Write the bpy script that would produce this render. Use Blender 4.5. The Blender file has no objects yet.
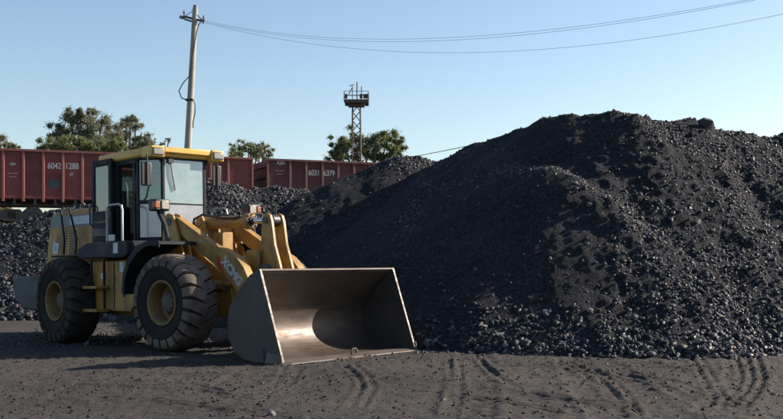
import bpy, math, random
import numpy as np
from mathutils import Matrix, Vector

# ------------------------------------------------------------------ camera, sky, sun, exposure
S = bpy.context.scene
COL = S.collection
F, HZ, EYE = 1007.0, 256.4, 1.535          # focal length (px of a 783 wide picture), horizon row, eye height
cam_d = bpy.data.cameras.new('camera')
cam_d.sensor_width = 36.0
cam_d.lens = 36.0 * F / 783.0
cam_d.shift_y = (HZ - 209.5) / 783.0
cam_d.clip_start = 0.1
cam_d.clip_end = 6000
cam = bpy.data.objects.new('camera', cam_d)
COL.objects.link(cam)
cam.location = (0, 0, EYE)
cam.rotation_euler = (math.radians(90), 0, 0)
S.camera = cam

SUN_EL, SUN_BEHIND = math.radians(26.5), math.radians(19)     # sun to the right, a little beyond the scene
world = bpy.data.worlds.new('World')
S.world = world
world.use_nodes = True
wn, wl = world.node_tree.nodes, world.node_tree.links
wn.clear()
sky = wn.new('ShaderNodeTexSky')
sky.sky_type = 'NISHITA'
sky.sun_disc = False
sky.sun_elevation = SUN_EL
sky.sun_rotation = math.radians(90) - SUN_BEHIND
sky.altitude = 200
sky.air_density = 1.0
sky.dust_density = 0.9
sky.ozone_density = 1.2
bg = wn.new('ShaderNodeBackground')
bg.inputs['Strength'].default_value = 0.081
wo = wn.new('ShaderNodeOutputWorld')
wl.new(sky.outputs[0], bg.inputs[0])
wl.new(bg.outputs[0], wo.inputs[0])
sun_d = bpy.data.lights.new('sun', 'SUN')
sun_d.energy = 5.0
sun_d.angle = math.radians(0.53)
sun_d.color = (1.0, 0.88, 0.74)
sun = bpy.data.objects.new('sun', sun_d)
COL.objects.link(sun)
sun_dir = Vector((math.cos(SUN_EL) * math.cos(SUN_BEHIND), math.cos(SUN_EL) * math.sin(SUN_BEHIND), math.sin(SUN_EL)))
sun.rotation_euler = sun_dir.to_track_quat('Z', 'Y').to_euler()
sun.location = (30, 10, 30)
S.view_settings.view_transform = 'Standard'
S.view_settings.look = 'None'
S.view_settings.exposure = 1.1
S.view_settings.gamma = 1.0
S.view_settings.use_curve_mapping = False
S.render.engine = 'CYCLES'

rng = np.random.default_rng(7)
random.seed(11)


# ------------------------------------------------------------------ small helpers
def W(px, py, Y):
    """photo pixel at an assumed distance -> world point"""
    return np.array([(px - 391.5) / F * Y, Y, EYE + (HZ - py) / F * Y])


def G(px, py):
    """photo pixel on flat ground -> (X, Y)"""
    Y = F * EYE / (py - HZ)
    return np.array([(px - 391.5) / F * Y, Y])


def tag(o, label=None, cat=None, group=None, kind=None):
    if label: o['label'] = label
    if cat: o['category'] = cat
    if group: o['group'] = group
    if kind: o['kind'] = kind
    return o


def empty(name, loc=(0, 0, 0), rz=0.0):
    o = bpy.data.objects.new(name, None)
    COL.objects.link(o)
    o.location = loc
    o.rotation_euler = (0, 0, rz)
    o.empty_display_size = 0.2
    return o


def link(name, me, mat=None, parent=None, mats=None):
    o = bpy.data.objects.new(name, me)
    COL.objects.link(o)
    if mats:
        if not me.materials:
            for m in mats: me.materials.append(m)
    elif mat and not me.materials:
        me.materials.append(mat)
    if parent: o.parent = parent
    return o


def np_mesh(name, v, f, smooth=False):
    """v (n,3), f (m,k) arrays -> mesh, quick"""
    me = bpy.data.meshes.new(name)
    v = np.asarray(v, np.float32); f = np.asarray(f, np.int32)
    k = f.shape[1]
    me.vertices.add(len(v)); me.vertices.foreach_set('co', v.ravel())
    me.loops.add(f.size); me.loops.foreach_set('vertex_index', f.ravel())
    me.polygons.add(len(f))
    me.polygons.foreach_set('loop_start', np.arange(0, f.size, k, dtype=np.int32))
    me.polygons.foreach_set('loop_total', np.full(len(f), k, np.int32))
    if smooth: me.polygons.foreach_set('use_smooth', np.ones(len(f), bool))
    me.update(); me.validate()
    return me


class MB:
    """collects solids of one part"""
    def __init__(s): s.v, s.f, s.m, s.mi = [], [], [], 0

    def _add(s, vs, fs):
        b = len(s.v)
        s.v += [tuple(p) for p in vs]
        s.f += [tuple(i + b for i in q) for q in fs]
        s.m += [s.mi] * len(fs)
        return s

    def box(s, x0, x1, y0, y1, z0, z1, M=None):
        vs = [(x, y, z) for z in (z0, z1) for y in (y0, y1) for x in (x0, x1)]
        if M is not None: vs = [tuple(M @ Vector(p)) for p in vs]
        return s._add(vs, [(0, 2, 3, 1), (4, 5, 7, 6), (0, 1, 5, 4), (2, 6, 7, 3), (0, 4, 6, 2), (1, 3, 7, 5)])

    def prism(s, poly, y0, y1):
        """polygon in (x,z) extruded along y"""
        n = len(poly)
        vs = [(x, y0, z) for x, z in poly] + [(x, y1, z) for x, z in poly]
        fs = [tuple(range(n)), tuple(range(2 * n - 1, n - 1, -1))]
        fs += [(i, n + i, n + (i + 1) % n, (i + 1) % n) for i in range(n)]
        return s._add(vs, fs)

    def prism_z(s, poly, z0, z1):
        n = len(poly)
        vs = [(x, y, z0) for x, y in poly] + [(x, y, z1) for x, y in poly]
        fs = [tuple(range(n))[::-1], tuple(range(n, 2 * n))]
        fs += [(i, (i + 1) % n, n + (i + 1) % n, n + i) for i in range(n)]
        return s._add(vs, fs)

    def strip(s, pro_a, pro_b, y0, y1):
        """thick curved sheet between two (x,z) polylines, extruded along y"""
        n = len(pro_a)
        vs = [(x, y0, z) for x, z in pro_a] + [(x, y1, z) for x, z in pro_a] + [(x, y0, z) for x, z in pro_b] + [(x, y1, z) for x, z in pro_b]
        fs = []
        for i in range(n - 1):
            fs += [(i, i + 1, n + i + 1, n + i), (2 * n + i, 3 * n + i, 3 * n + i + 1, 2 * n + i + 1),
                   (i, 2 * n + i, 2 * n + i + 1, i + 1), (n + i, n + i + 1, 3 * n + i + 1, 3 * n + i)]
        fs += [(0, n, 3 * n, 2 * n), (n - 1, 3 * n - 1, 4 * n - 1, 2 * n - 1)]
        return s._add(vs, fs)

    def cyl(s, a, b, r, n=20, r2=None):
        a, b = Vector(a), Vector(b)
        d = (b - a).normalized()
        u = d.orthogonal().normalized(); w = d.cross(u)
        r2 = r if r2 is None else r2
        vs = []
        for p, rr in ((a, r), (b, r2)):
            for k in range(n):
                t = 2 * math.pi * k / n
                vs.append(p + rr * (math.cos(t) * u + math.sin(t) * w))
        fs = [tuple(range(n))[::-1], tuple(range(n, 2 * n))]
        fs += [(i, (i + 1) % n, n + (i + 1) % n, n + i) for i in range(n)]
        return s._add(vs, fs)

    def tube(s, pts, r, n=8, cap=True):
        pts = [Vector(p) for p in pts]
        rs = [float(q) for q in r] if isinstance(r, (list, tuple)) else [float(r)] * len(pts)
        vs, fs = [], []
        u = None
        for i, p in enumerate(pts):
            d = (pts[min(i + 1, len(pts) - 1)] - pts[max(i - 1, 0)]).normalized()
            if u is None: u = d.orthogonal().normalized()
            u = (u - d * u.dot(d))
            u = u.normalized() if u.length > 1e-6 else d.orthogonal().normalized()
            w = d.cross(u)
            for k in range(n):
                t = 2 * math.pi * k / n
                vs.append(p + rs[i] * (math.cos(t) * u + math.sin(t) * w))
        for i in range(len(pts) - 1):
            fs += [(i * n + k, i * n + (k + 1) % n, (i + 1) * n + (k + 1) % n, (i + 1) * n + k) for k in range(n)]
        if cap:
            fs += [tuple(range(n))[::-1], tuple(range((len(pts) - 1) * n, len(pts) * n))]
        return s._add(vs, fs)

    def lathe_y(s, prof, cx, cz, n=40, close=False):
        """profile [(y, r)] spun about the y axis through (cx, cz)"""
        vs, fs = [], []
        m = len(prof)
        for k in range(n):
            t = 2 * math.pi * k / n
            vs += [(cx + r * math.cos(t), y, cz + r * math.sin(t)) for y, r in prof]
        for k in range(n):
            k2 = (k + 1) % n
            for i in range(m - 1 + (1 if close else 0)):
                j = (i + 1) % m
                fs.append((k * m + i, k2 * m + i, k2 * m + j, k * m + j))
        return s._add(vs, fs)

    def mesh(s, name, smooth=35):
        me = bpy.data.meshes.new(name)
        me.from_pydata(s.v, [], s.f)
        me.polygons.foreach_set('material_index', s.m)
        import bmesh
        bm = bmesh.new(); bm.from_mesh(me)
        bmesh.ops.recalc_face_normals(bm, faces=bm.faces)
        bm.to_mesh(me); bm.free()
        if smooth:
            me.shade_smooth()
            me.set_sharp_from_angle(angle=math.radians(smooth))
        me.update()
        return me

    def build(s, name, mat, parent=None, bevel=0.0, mats=None, smooth=35):
        o = link(name, s.mesh(name, smooth), mat, parent, mats)
        if bevel:
            b = o.modifiers.new('bevel', 'BEVEL')
            b.width = bevel; b.segments = 2; b.limit_method = 'ANGLE'; b.angle_limit = math.radians(40)
        return o


def hash2(ix, iy, seed):
    n = (ix.astype(np.int64) * 374761393 + iy.astype(np.int64) * 668265263 + seed * 1442695041) & 0xffffffff
    n = ((n ^ (n >> 13)) * 1274126177) & 0xffffffff
    return ((n ^ (n >> 16)) & 0xffff) / 65535.0


def vn(x, y, seed=0):
    ix, iy = np.floor(x), np.floor(y)
    fx, fy = x - ix, y - iy
    fx = fx * fx * (3 - 2 * fx); fy = fy * fy * (3 - 2 * fy)
    a, b = hash2(ix, iy, seed), hash2(ix + 1, iy, seed)
    c, d = hash2(ix, iy + 1, seed), hash2(ix + 1, iy + 1, seed)
    return (a + (b - a) * fx) * (1 - fy) + (c + (d - c) * fx) * fy - 0.5


def fbm(x, y, seed=0, octv=4):
    r = 0; a = 1.0
    for k in range(octv):
        r = r + a * vn(x * 2 ** k + 17.3 * k, y * 2 ** k - 9.1 * k, seed + k); a *= 0.5
    return r


# ------------------------------------------------------------------ materials
def new_mat(name):
    m = bpy.data.materials.new(name)
    m.use_nodes = True
    nt = m.node_tree
    return m, nt, nt.nodes['Principled BSDF'], nt.nodes['Material Output']


def ramp(nt, src, stops, interp='LINEAR'):
    r = nt.nodes.new('ShaderNodeValToRGB')
    r.color_ramp.interpolation = interp
    el = r.color_ramp.elements
    while len(el) < len(stops): el.new(0.5)
    for e, (p, c) in zip(el, stops):
        e.position = p
        e.color = (c, c, c, 1) if not isinstance(c, (tuple, list)) else (*c, 1)
    nt.links.new(src, r.inputs[0])
    return r.outputs[0]


def noise(nt, scale, detail=4, rough=0.55, coord='Object', vec=None, dist=0.0):
    n = nt.nodes.new('ShaderNodeTexNoise')
    n.inputs['Scale'].default_value = scale
    n.inputs['Detail'].default_value = detail
    n.inputs['Roughness'].default_value = rough
    n.inputs['Distortion'].default_value = dist
    if vec is None:
        tc = nt.nodes.new('ShaderNodeTexCoord'); vec = tc.outputs[coord]
    nt.links.new(vec, n.inputs['Vector'])
    return n.outputs['Fac']


def mix(nt, fac, a, b, mode='MIX'):
    m = nt.nodes.new('ShaderNodeMix'); m.data_type = 'RGBA'; m.blend_type = mode
    for sock, v in ((m.inputs[0], fac), (m.inputs[6], a), (m.inputs[7], b)):
        if isinstance(v, (int, float)): sock.default_value = v
        elif isinstance(v, (tuple, list)): sock.default_value = (*v, 1)
        else: nt.links.new(v, sock)
    return m.outputs[2]


def bump(nt, bsdf, h, strength=0.4, dist=0.02):
    b = nt.nodes.new('ShaderNodeBump')
    b.inputs['Strength'].default_value = strength
    b.inputs['Distance'].default_value = dist
    nt.links.new(h, b.inputs['Height'])
    nt.links.new(b.outputs[0], bsdf.inputs['Normal'])


def paint(name, c, rough=0.45, dirt=(0.10, 0.085, 0.07), amount=0.5, metal=0.0, scale=2.2, spec=0.5, vary=0.0):
    """worn paint: fades, dust patches, streaks"""
    m, nt, b, _ = new_mat(name)
    n1 = noise(nt, scale, 6, 0.65)
    n2 = noise(nt, scale * 9, 5, 0.6)
    tc = nt.nodes.new('ShaderNodeTexCoord')
    mp = nt.nodes.new('ShaderNodeMapping'); mp.inputs['Scale'].default_value = (14, 14, 1.1)
    nt.links.new(tc.outputs['Object'], mp.inputs[0])
    n3 = noise(nt, 1.0, 3, 0.5, vec=mp.outputs[0])
    f1 = ramp(nt, n1, [(0.42, 0.0), (0.68, 1.0)])
    f3 = ramp(nt, n3, [(0.5, 0.0), (0.75, 0.7)])
    base = mix(nt, n2, tuple(x * 0.8 for x in c), tuple(min(1, x * 1.15) for x in c))
    k = nt.nodes.new('ShaderNodeMath'); k.operation = 'MULTIPLY_ADD'; k.use_clamp = True
    nt.links.new(f1, k.inputs[0]); k.inputs[1].default_value = amount; 
    k2 = nt.nodes.new('ShaderNodeMath'); k2.operation = 'MULTIPLY'
    nt.links.new(f3, k2.inputs[0]); k2.inputs[1].default_value = amount
    nt.links.new(k2.outputs[0], k.inputs[2])
    col = mix(nt, k.outputs[0], base, dirt)
    if vary:
        oi = nt.nodes.new('ShaderNodeObjectInfo')
        col = mix(nt, 1.0, col, ramp(nt, oi.outputs['Random'], [(0, 1 - vary), (1, 1.0)]), 'MULTIPLY')
    nt.links.new(col, b.inputs['Base Color'])
    r = ramp(nt, n1, [(0.3, rough * 0.8), (0.7, min(1, rough * 1.5))])
    nt.links.new(r, b.inputs['Roughness'])
    b.inputs['Metallic'].default_value = metal
    b.inputs['Specular IOR Level'].default_value = spec
    bump(nt, b, n2, 0.12, 0.01)
    return m


def plain(name, c, rough=0.5, metal=0.0, spec=0.5):
    m, nt, b, _ = new_mat(name)
    n = noise(nt, 12, 4)
    nt.links.new(mix(nt, n, tuple(x * 0.75 for x in c), tuple(min(1, x * 1.25) for x in c)), b.inputs['Base Color'])
    b.inputs['Roughness'].default_value = rough
    b.inputs['Metallic'].default_value = metal
    b.inputs['Specular IOR Level'].default_value = spec
    return m


def coal_mat(name, dark=(0.011, 0.012, 0.016), lite=(0.074, 0.075, 0.086), chips=True, island=True):
    m, nt, b, _ = new_mat(name)
    if island:
        g = nt.nodes.new('ShaderNodeNewGeometry')
        rnd = g.outputs['Random Per Island']
    else:
        oi = nt.nodes.new('ShaderNodeObjectInfo'); rnd = oi.outputs['Random']
    st = [(0.0, dark), (0.55, tuple((a + c) / 2 for a, c in zip(dark, lite))), (0.85, lite), (0.95, (0.10, 0.095, 0.092)), (1.0, (0.18, 0.165, 0.15))]
    c1 = ramp(nt, rnd, st)
    n = noise(nt, 14, 4, 0.6)
    dust = ramp(nt, n, [(0.45, 0.0), (0.8, 0.55)])
    nt.links.new(mix(nt, dust, c1, (0.045, 0.044, 0.047)), b.inputs['Base Color'])
    nt.links.new(ramp(nt, rnd, [(0.0, 0.45), (0.4, 0.7), (1.0, 0.9)]), b.inputs['Roughness'])
    b.inputs['Specular IOR Level'].default_value = 0.3
    bump(nt, b, noise(nt, 30, 3), 0.5, 0.01)
    return m


def dust_mat(name, c0, c1, c2, sc=0.7, pebbles=False):
    """fine slack / ground: layered noise"""
    m, nt, b, _ = new_mat(name)
    a = noise(nt, sc, 6, 0.6)
    f = noise(nt, 16, 6, 0.7)
    g = noise(nt, 70, 3, 0.6)
    col = mix(nt, ramp(nt, a, [(0.35, 0.0), (0.65, 1.0)]), c0, c1)
    col = mix(nt, ramp(nt, f, [(0.48, 0.0), (0.72, 0.8)]), col, c2)
    col = mix(nt, ramp(nt, g, [(0.3, 0.0), (0.7, 0.6)]), col, tuple(x * 0.55 for x in c0))
    nt.links.new(col, b.inputs['Base Color'])
    b.inputs['Roughness'].default_value = 0.9
    b.inputs['Specular IOR Level'].default_value = 0.25
    ad = nt.nodes.new('ShaderNodeMath'); ad.operation = 'ADD'
    nt.links.new(f, ad.inputs[0]); nt.links.new(g, ad.inputs[1])
    if pebbles:
        b.inputs['Specular IOR Level'].default_value = 0.15
        tc = nt.nodes.new('ShaderNodeTexCoord')
        hs = ad.outputs[0]
        for sc_, w_ in ((22, 1.0), (45, 0.6)):
            vo = nt.nodes.new('ShaderNodeTexVoronoi'); vo.inputs['Scale'].default_value = sc_
            nt.links.new(tc.outputs['Object'], vo.inputs['Vector'])
            mu = nt.nodes.new('ShaderNodeMath'); mu.operation = 'MULTIPLY_ADD'
            nt.links.new(vo.outputs['Distance'], mu.inputs[0]); mu.inputs[1].default_value = -w_ * 1.4
            nt.links.new(hs, mu.inputs[2]); hs = mu.outputs[0]
            cr = ramp(nt, vo.outputs['Color'], [(0.25, 0.55), (0.75, 1.25), (0.95, 2.2)])
            col = mix(nt, 0.8, col, cr, 'MULTIPLY')
        nt.links.new(col, b.inputs['Base Color'])
        bump(nt, b, hs, 1.0, 0.035)
    else:
        bump(nt, b, ad.outputs[0], 1.0, 0.05)
    return m


def glass_mat(name, tint, dust, dustcol=(0.55, 0.56, 0.55), gloss=0.2):
    m, nt, b, out = new_mat(name)
    nt.nodes.remove(b)
    tr = nt.nodes.new('ShaderNodeBsdfTransparent'); tr.inputs[0].default_value = (*tint, 1)
    gl = nt.nodes.new('ShaderNodeBsdfGlossy'); gl.inputs['Roughness'].default_value = 0.03
    gl.inputs[0].default_value = (0.9, 0.95, 1, 1)
    df = nt.nodes.new('ShaderNodeBsdfDiffuse'); df.inputs[0].default_value = (*dustcol, 1)
    fr = nt.nodes.new('ShaderNodeFresnel'); fr.inputs[0].default_value = 1.5
    k = nt.nodes.new('ShaderNodeMath'); k.operation = 'ADD'; k.use_clamp = True
    nt.links.new(fr.outputs[0], k.inputs[0]); k.inputs[1].default_value = gloss * 0.3
    m1 = nt.nodes.new('ShaderNodeMixShader')
    nt.links.new(k.outputs[0], m1.inputs[0]); nt.links.new(tr.outputs[0], m1.inputs[1]); nt.links.new(gl.outputs[0], m1.inputs[2])
    m2 = nt.nodes.new('ShaderNodeMixShader')
    n = noise(nt, 3.0, 6, 0.65)
    nt.links.new(ramp(nt, n, [(0.3, dust * 0.65), (0.75, min(1, dust * 1.35))]), m2.inputs[0])
    nt.links.new(m1.outputs[0], m2.inputs[1]); nt.links.new(df.outputs[0], m2.inputs[2])
    nt.links.new(m2.outputs[0], out.inputs[0])
    return m


M = {}
M['yellow'] = paint('loader_yellow', (0.37, 0.205, 0.042), 0.5, (0.085, 0.066, 0.048), 0.7)
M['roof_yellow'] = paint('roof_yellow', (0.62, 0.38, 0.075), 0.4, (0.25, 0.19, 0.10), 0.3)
M['navy'] = paint('dark_navy_paint', (0.009, 0.013, 0.022), 0.55, (0.03, 0.029, 0.029), 0.2, spec=0.25)
M['grey_iron'] = paint('counterweight_grey', (0.045, 0.052, 0.06), 0.55, (0.07, 0.065, 0.06), 0.4)
M['black'] = plain('black_plastic', (0.012, 0.012, 0.014), 0.5)
M['steel'] = plain('chrome_rod', (0.55, 0.6, 0.68), 0.18, 1.0)
M['rail_steel'] = plain('handrail_steel', (0.30, 0.31, 0.33), 0.4, 0.4)
M['lens'] = plain('lamp_lens', (0.30, 0.28, 0.25), 0.15, 0.3)
M['amber'] = plain('amber_lens', (0.26, 0.06, 0.015), 0.35)
M['mirror'] = plain('mirror_glass', (0.6, 0.6, 0.6), 0.08, 1.0)
M['sticker'] = plain('pale_sticker', (0.42, 0.47, 0.52), 0.5)
M['band'] = plain('grey_blue_band', (0.10, 0.12, 0.16), 0.5)
M['white_print'] = plain('white_print', (0.42, 0.44, 0.46), 0.6)
M['red_print'] = plain('red_print', (0.35, 0.03, 0.03), 0.5)
M['blue_print'] = plain('blue_print', (0.16, 0.32, 0.55), 0.5)
M['yellow_print'] = plain('yellow_print', (0.55, 0.45, 0.08), 0.5)
M['windscreen'] = glass_mat('dusty_windscreen', (0.66, 0.88, 0.88), 0.40, (0.50, 0.62, 0.64), 0.5)
M['lowglass'] = glass_mat('dusty_lower_pane', (0.55, 0.60, 0.62), 0.62, (0.46, 0.48, 0.53), 0.5)
M['sideglass'] = glass_mat('side_glass', (0.48, 0.60, 0.57), 0.12, (0.36, 0.42, 0.39), 0.25)
M['seat'] = plain('seat_fabric', (0.02, 0.02, 0.022), 0.9)


def bucket_mat(name, base, rough, metal):
    m, nt, b, _ = new_mat(name)
    n1 = noise(nt, 1.7, 6, 0.6)
    tc = nt.nodes.new('ShaderNodeTexCoord')
    mp = nt.nodes.new('ShaderNodeMapping'); mp.inputs['Scale'].default_value = (30, 2.0, 3.0)
    nt.links.new(tc.outputs['Object'], mp.inputs[0])
    n2 = noise(nt, 1.5, 5, 0.6, vec=mp.outputs[0])
    n3 = noise(nt, 40, 4, 0.6)
    c = mix(nt, n2, tuple(x * 0.6 for x in base), tuple(x * 1.35 for x in base))
    c = mix(nt, ramp(nt, n1, [(0.45, 0.0), (0.7, 0.75)]), c, (0.06, 0.042, 0.033))
    nt.links.new(c, b.inputs['Base Color'])
    nt.links.new(ramp(nt, n2, [(0.3, rough * 0.75), (0.7, rough * 1.35)]), b.inputs['Roughness'])
    b.inputs['Metallic'].default_value = metal
    bump(nt, b, n3, 0.15, 0.006)
    return m


M['bucket_in'] = bucket_mat('worn_bucket_steel', (0.095, 0.074, 0.061), 0.50, 0.45)
M['bucket_out'] = paint('bucket_outer_paint', (0.035, 0.034, 0.036), 0.55, (0.07, 0.055, 0.045), 0.5)
M['edge'] = bucket_mat('polished_edge', (0.13, 0.11, 0.10), 0.55, 0.3)


def rubber(name, c, dusty):
    m, nt, b, _ = new_mat(name)
    n = noise(nt, 4, 6, 0.65); n2 = noise(nt, 45, 4, 0.6)
    nt.links.new(mix(nt, ramp(nt, n, [(0.35, 0.0), (0.7, 1.0)]), c, dusty), b.inputs['Base Color'])
    b.inputs['Roughness'].default_value = 0.85
    b.inputs['Specular IOR Level'].default_value = 0.25
    bump(nt, b, n2, 0.3, 0.008)
    return m


M['rubber'] = rubber('tyre_sidewall', (0.012, 0.012, 0.013), (0.022, 0.021, 0.021))
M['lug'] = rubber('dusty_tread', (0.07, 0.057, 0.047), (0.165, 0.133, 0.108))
M['lug'] = rubber('dusty_sunlit_front_tread', (0.06, 0.048, 0.040), (0.19, 0.150, 0.122))  # tan dust, with the sunlight on the front treads painted into the colour
M['lug_rear'] = rubber('shaded_rear_tread', (0.022, 0.020, 0.019), (0.05, 0.043, 0.038))  # darker copy of the tread, shade at the rear painted into the colour
M['rim'] = paint('rim_yellow', (0.20, 0.115, 0.03), 0.6, (0.10, 0.08, 0.065), 0.7, scale=5)
M['hub'] = paint('hub_grey', (0.10, 0.085, 0.07), 0.6, (0.06, 0.05, 0.045), 0.5)
M['coal'] = coal_mat('coal_lumps')
M['coal_fines'] = coal_mat('coal_fines', (0.018, 0.019, 0.023), (0.080, 0.080, 0.088))
M['coal_obj'] = coal_mat('coal_big_lump', island=False)
M['slack'] = dust_mat('coal_slack', (0.015, 0.0175, 0.025), (0.030, 0.033, 0.042), (0.072, 0.073, 0.083), pebbles=True)
M['ground'] = dust_mat('coal_yard_ground', (0.054, 0.048, 0.045), (0.098, 0.087, 0.079), (0.124, 0.110, 0.099), 0.45)
M['bank'] = dust_mat('bank_soil', (0.10, 0.09, 0.07), (0.15, 0.13, 0.09), (0.10, 0.11, 0.05), 0.5)
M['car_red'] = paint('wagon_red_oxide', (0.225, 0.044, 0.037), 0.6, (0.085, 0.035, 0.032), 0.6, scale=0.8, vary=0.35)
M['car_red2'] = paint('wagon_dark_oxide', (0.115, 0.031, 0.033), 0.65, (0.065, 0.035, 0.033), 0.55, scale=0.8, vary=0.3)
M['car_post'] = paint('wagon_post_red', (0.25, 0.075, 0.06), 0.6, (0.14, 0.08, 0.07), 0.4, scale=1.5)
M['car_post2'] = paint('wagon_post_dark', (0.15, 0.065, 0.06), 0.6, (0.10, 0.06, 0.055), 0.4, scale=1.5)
M['bogie'] = paint('bogie_iron', (0.055, 0.048, 0.046), 0.7, (0.085, 0.07, 0.064), 0.5)
M['wagon_print'] = plain('wagon_print', (0.62, 0.58, 0.56), 0.7)
M['wheel_steel'] = plain('wheel_steel', (0.13, 0.115, 0.105), 0.6, 0.2)
M['wagon_patch'] = plain('wagon_patch', (0.05, 0.07, 0.085), 0.7)
M['concrete'] = paint('pole_concrete', (0.36, 0.33, 0.28), 0.85, (0.22, 0.20, 0.17), 0.5, spec=0.2)
M['wire'] = plain('wire_grey', (0.13, 0.14, 0.16), 0.5)
M['cable'] = plain('cable_black', (0.02, 0.02, 0.022), 0.6)
M['mast'] = paint('mast_rust', (0.10, 0.075, 0.065), 0.75, (0.06, 0.045, 0.04), 0.5)
M['insul'] = plain('insulator', (0.16, 0.17, 0.18), 0.3)
M['wood'] = plain('sleeper_wood', (0.06, 0.05, 0.04), 0.9)
M['bark'] = plain('bark', (0.09, 0.07, 0.055), 0.9)


def leaf_mat(name, a, c):
    m, nt, b, out = new_mat(name)
    nt.nodes.remove(b)
    g = nt.nodes.new('ShaderNodeNewGeometry')
    col = ramp(nt, g.outputs['Random Per Island'], [(0, a), (1, c)])
    df = nt.nodes.new('ShaderNodeBsdfDiffuse'); tl = nt.nodes.new('ShaderNodeBsdfTranslucent')
    nt.links.new(col, df.inputs[0]); nt.links.new(col, tl.inputs[0])
    mx = nt.nodes.new('ShaderNodeMixShader'); mx.inputs[0].default_value = 0.42
    nt.links.new(df.outputs[0], mx.inputs[1]); nt.links.new(tl.outputs[0], mx.inputs[2])
    nt.links.new(mx.outputs[0], out.inputs[0])
    return m


M['leaf_grey'] = leaf_mat('leaf_grey_green', (0.12, 0.132, 0.085), (0.24, 0.245, 0.17))
M['leaf_green'] = leaf_mat('leaf_green', (0.11, 0.13, 0.06), (0.21, 0.225, 0.115))
M['leaf_dry'] = leaf_mat('dry_grass', (0.12, 0.12, 0.04), (0.22, 0.19, 0.08))

# ------------------------------------------------------------------ loader pose (needed by the ground too)
LX, LY, LTH, LBE, LAL = -2.917, 17.095, math.radians(-46.4), math.radians(1.23), math.radians(6.3)


def ground_base(x, y):
    """gentle fall of the yard towards the far left, under the loader's rear wheels"""
    lx = (x - LX) * math.cos(LTH) + (y - LY) * math.sin(LTH)
    t = np.clip(-lx / 3.6, 0, 1)
    return -0.077 * t * t * (3 - 2 * t) * 1.0


# ------------------------------------------------------------------ ground sheet
def axis(lo, hi, step, far, grow=1.22):
    mid = np.arange(lo, hi + step / 2, step)
    a, s, x = [], step, hi
    while x < far:
        s *= grow; x += s; a.append(x)
    b, s, x = [], step, lo
    while x > -far:
        s *= grow; x -= s; b.append(x)
    return np.array(b[::-1] + list(mid) + a)


gx = axis(-8.0, 8.0, 0.030, 3000)
gy = axis(9.2, 19.0, 0.030, 3000)
X, Y = np.meshgrid(gx, gy)
near = (X > -9) & (X < 9) & (Y > 8.5) & (Y < 20.2)
Z = ground_base(X, Y)
fade = np.clip(1.0 - np.maximum(np.maximum(np.abs(X) - 8, 0), np.maximum(np.maximum(9 - Y, Y - 19.5), 0)) / 3, 0, 1)
Z = Z + fade * (0.030 * fbm(X * 0.9, Y * 0.9, 3, 3) + 0.013 * fbm(X * 4.5, Y * 4.5, 9, 2) + 0.026 * np.clip(fbm(X * 7, Y * 7, 21, 2) - .15, 0, 1) + 0.022 * fbm(X * 12, Y * 12, 31, 2))


def seg_dist(X, Y, pts):
    """distance to a polyline, arc position, side"""
    best = np.full(X.shape, 1e9); arc = np.zeros(X.shape); side = np.zeros(X.shape)
    acc = 0.0
    for (ax, ay), (bx, by) in zip(pts[:-1], pts[1:]):
        dx, dy = bx - ax, by - ay
        L = math.hypot(dx, dy)
        t = np.clip(((X - ax) * dx + (Y - ay) * dy) / L ** 2, 0, 1)
        d = np.hypot(X - ax - t * dx, Y - ay - t * dy)
        sd = ((X - ax) * dy - (Y - ay) * dx) / L
        k = d < best
        best = np.where(k, d, best); arc = np.where(k, acc + t * L, arc); side = np.where(k, sd, side)
        acc += L
    return best, arc, side


def smooth_line(pts, n=24):
    pts = np.array(pts, float)
    out = []
    P = np.vstack([2 * pts[0] - pts[1], pts, 2 * pts[-1] - pts[-2]])
    for i in range(1, len(P) - 2):
        for t in np.linspace(0, 1, n, endpoint=False):
            a, b, c, d = P[i - 1], P[i], P[i + 1], P[i + 2]
            out.append(0.5 * (2 * b + (c - a) * t + (2 * a - 5 * b + 4 * c - d) * t * t + (3 * b - a - 3 * c + d) * t ** 3))
    out.append(P[-2])
    return np.array(out)


wide = [[(560, 350), (574, 362), (592, 388), (618, 419)], [(592, 352), (612, 372), (640, 398), (668, 419)],
        [(742, 356), (746, 375), (738, 392), (722, 412)], [(474, 352), (477, 375), (474, 398), (468, 419)],
        [(255, 371), (235, 385), (190, 392), (120, 390), (40, 384)], [(430, 382), (400, 381), (365, 383), (330, 386)]]
thin = []
for base, offs in (([(478, 356), (495, 374), (530, 390), (590, 400)], (0, 7)), ([(630, 372), (665, 380), (705, 392), (745, 401)], (0, 6, 12)),
                   ([(450, 360), (452, 385), (446, 415)], (0, 9)), ([(640, 362), (690, 368), (750, 371)], (0, 5)), ([(286, 366), (280, 380), (255, 394), (200, 402)], (0, 8, 15)),
                   ([(690, 356), (700, 372), (716, 402)], (0, 10)), ([(560, 362), (600, 385), (620, 415)], (0, 8, 20)), ([(735, 358), (741, 380), (722, 408)], (0, 12, 24)),
                   ([(300, 378), (240, 376), (150, 374)], (0,)), ([(0, 384), (90, 380), (180, 384), (250, 396)], (0, 9)), ([(330, 398), (420, 392), (500, 400), (560, 412)], (0, 7)),
                   ([(20, 402), (130, 398), (220, 406), (300, 417)], (0, 6)), ([(500, 362), (560, 366), (640, 380), (700, 404)], (0, 8)), ([(345, 366), (362, 384), (350, 408)], (0, 12))):
    for o_ in offs: thin.append([(x_ + o_ * (0.9 if abs(base[-1][0] - base[0][0]) < 90 else 0.2), y_ + o_ * (0.0 if abs(base[-1][0] - base[0][0]) < 90 else 0.45)) for x_, y_ in base])
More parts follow.
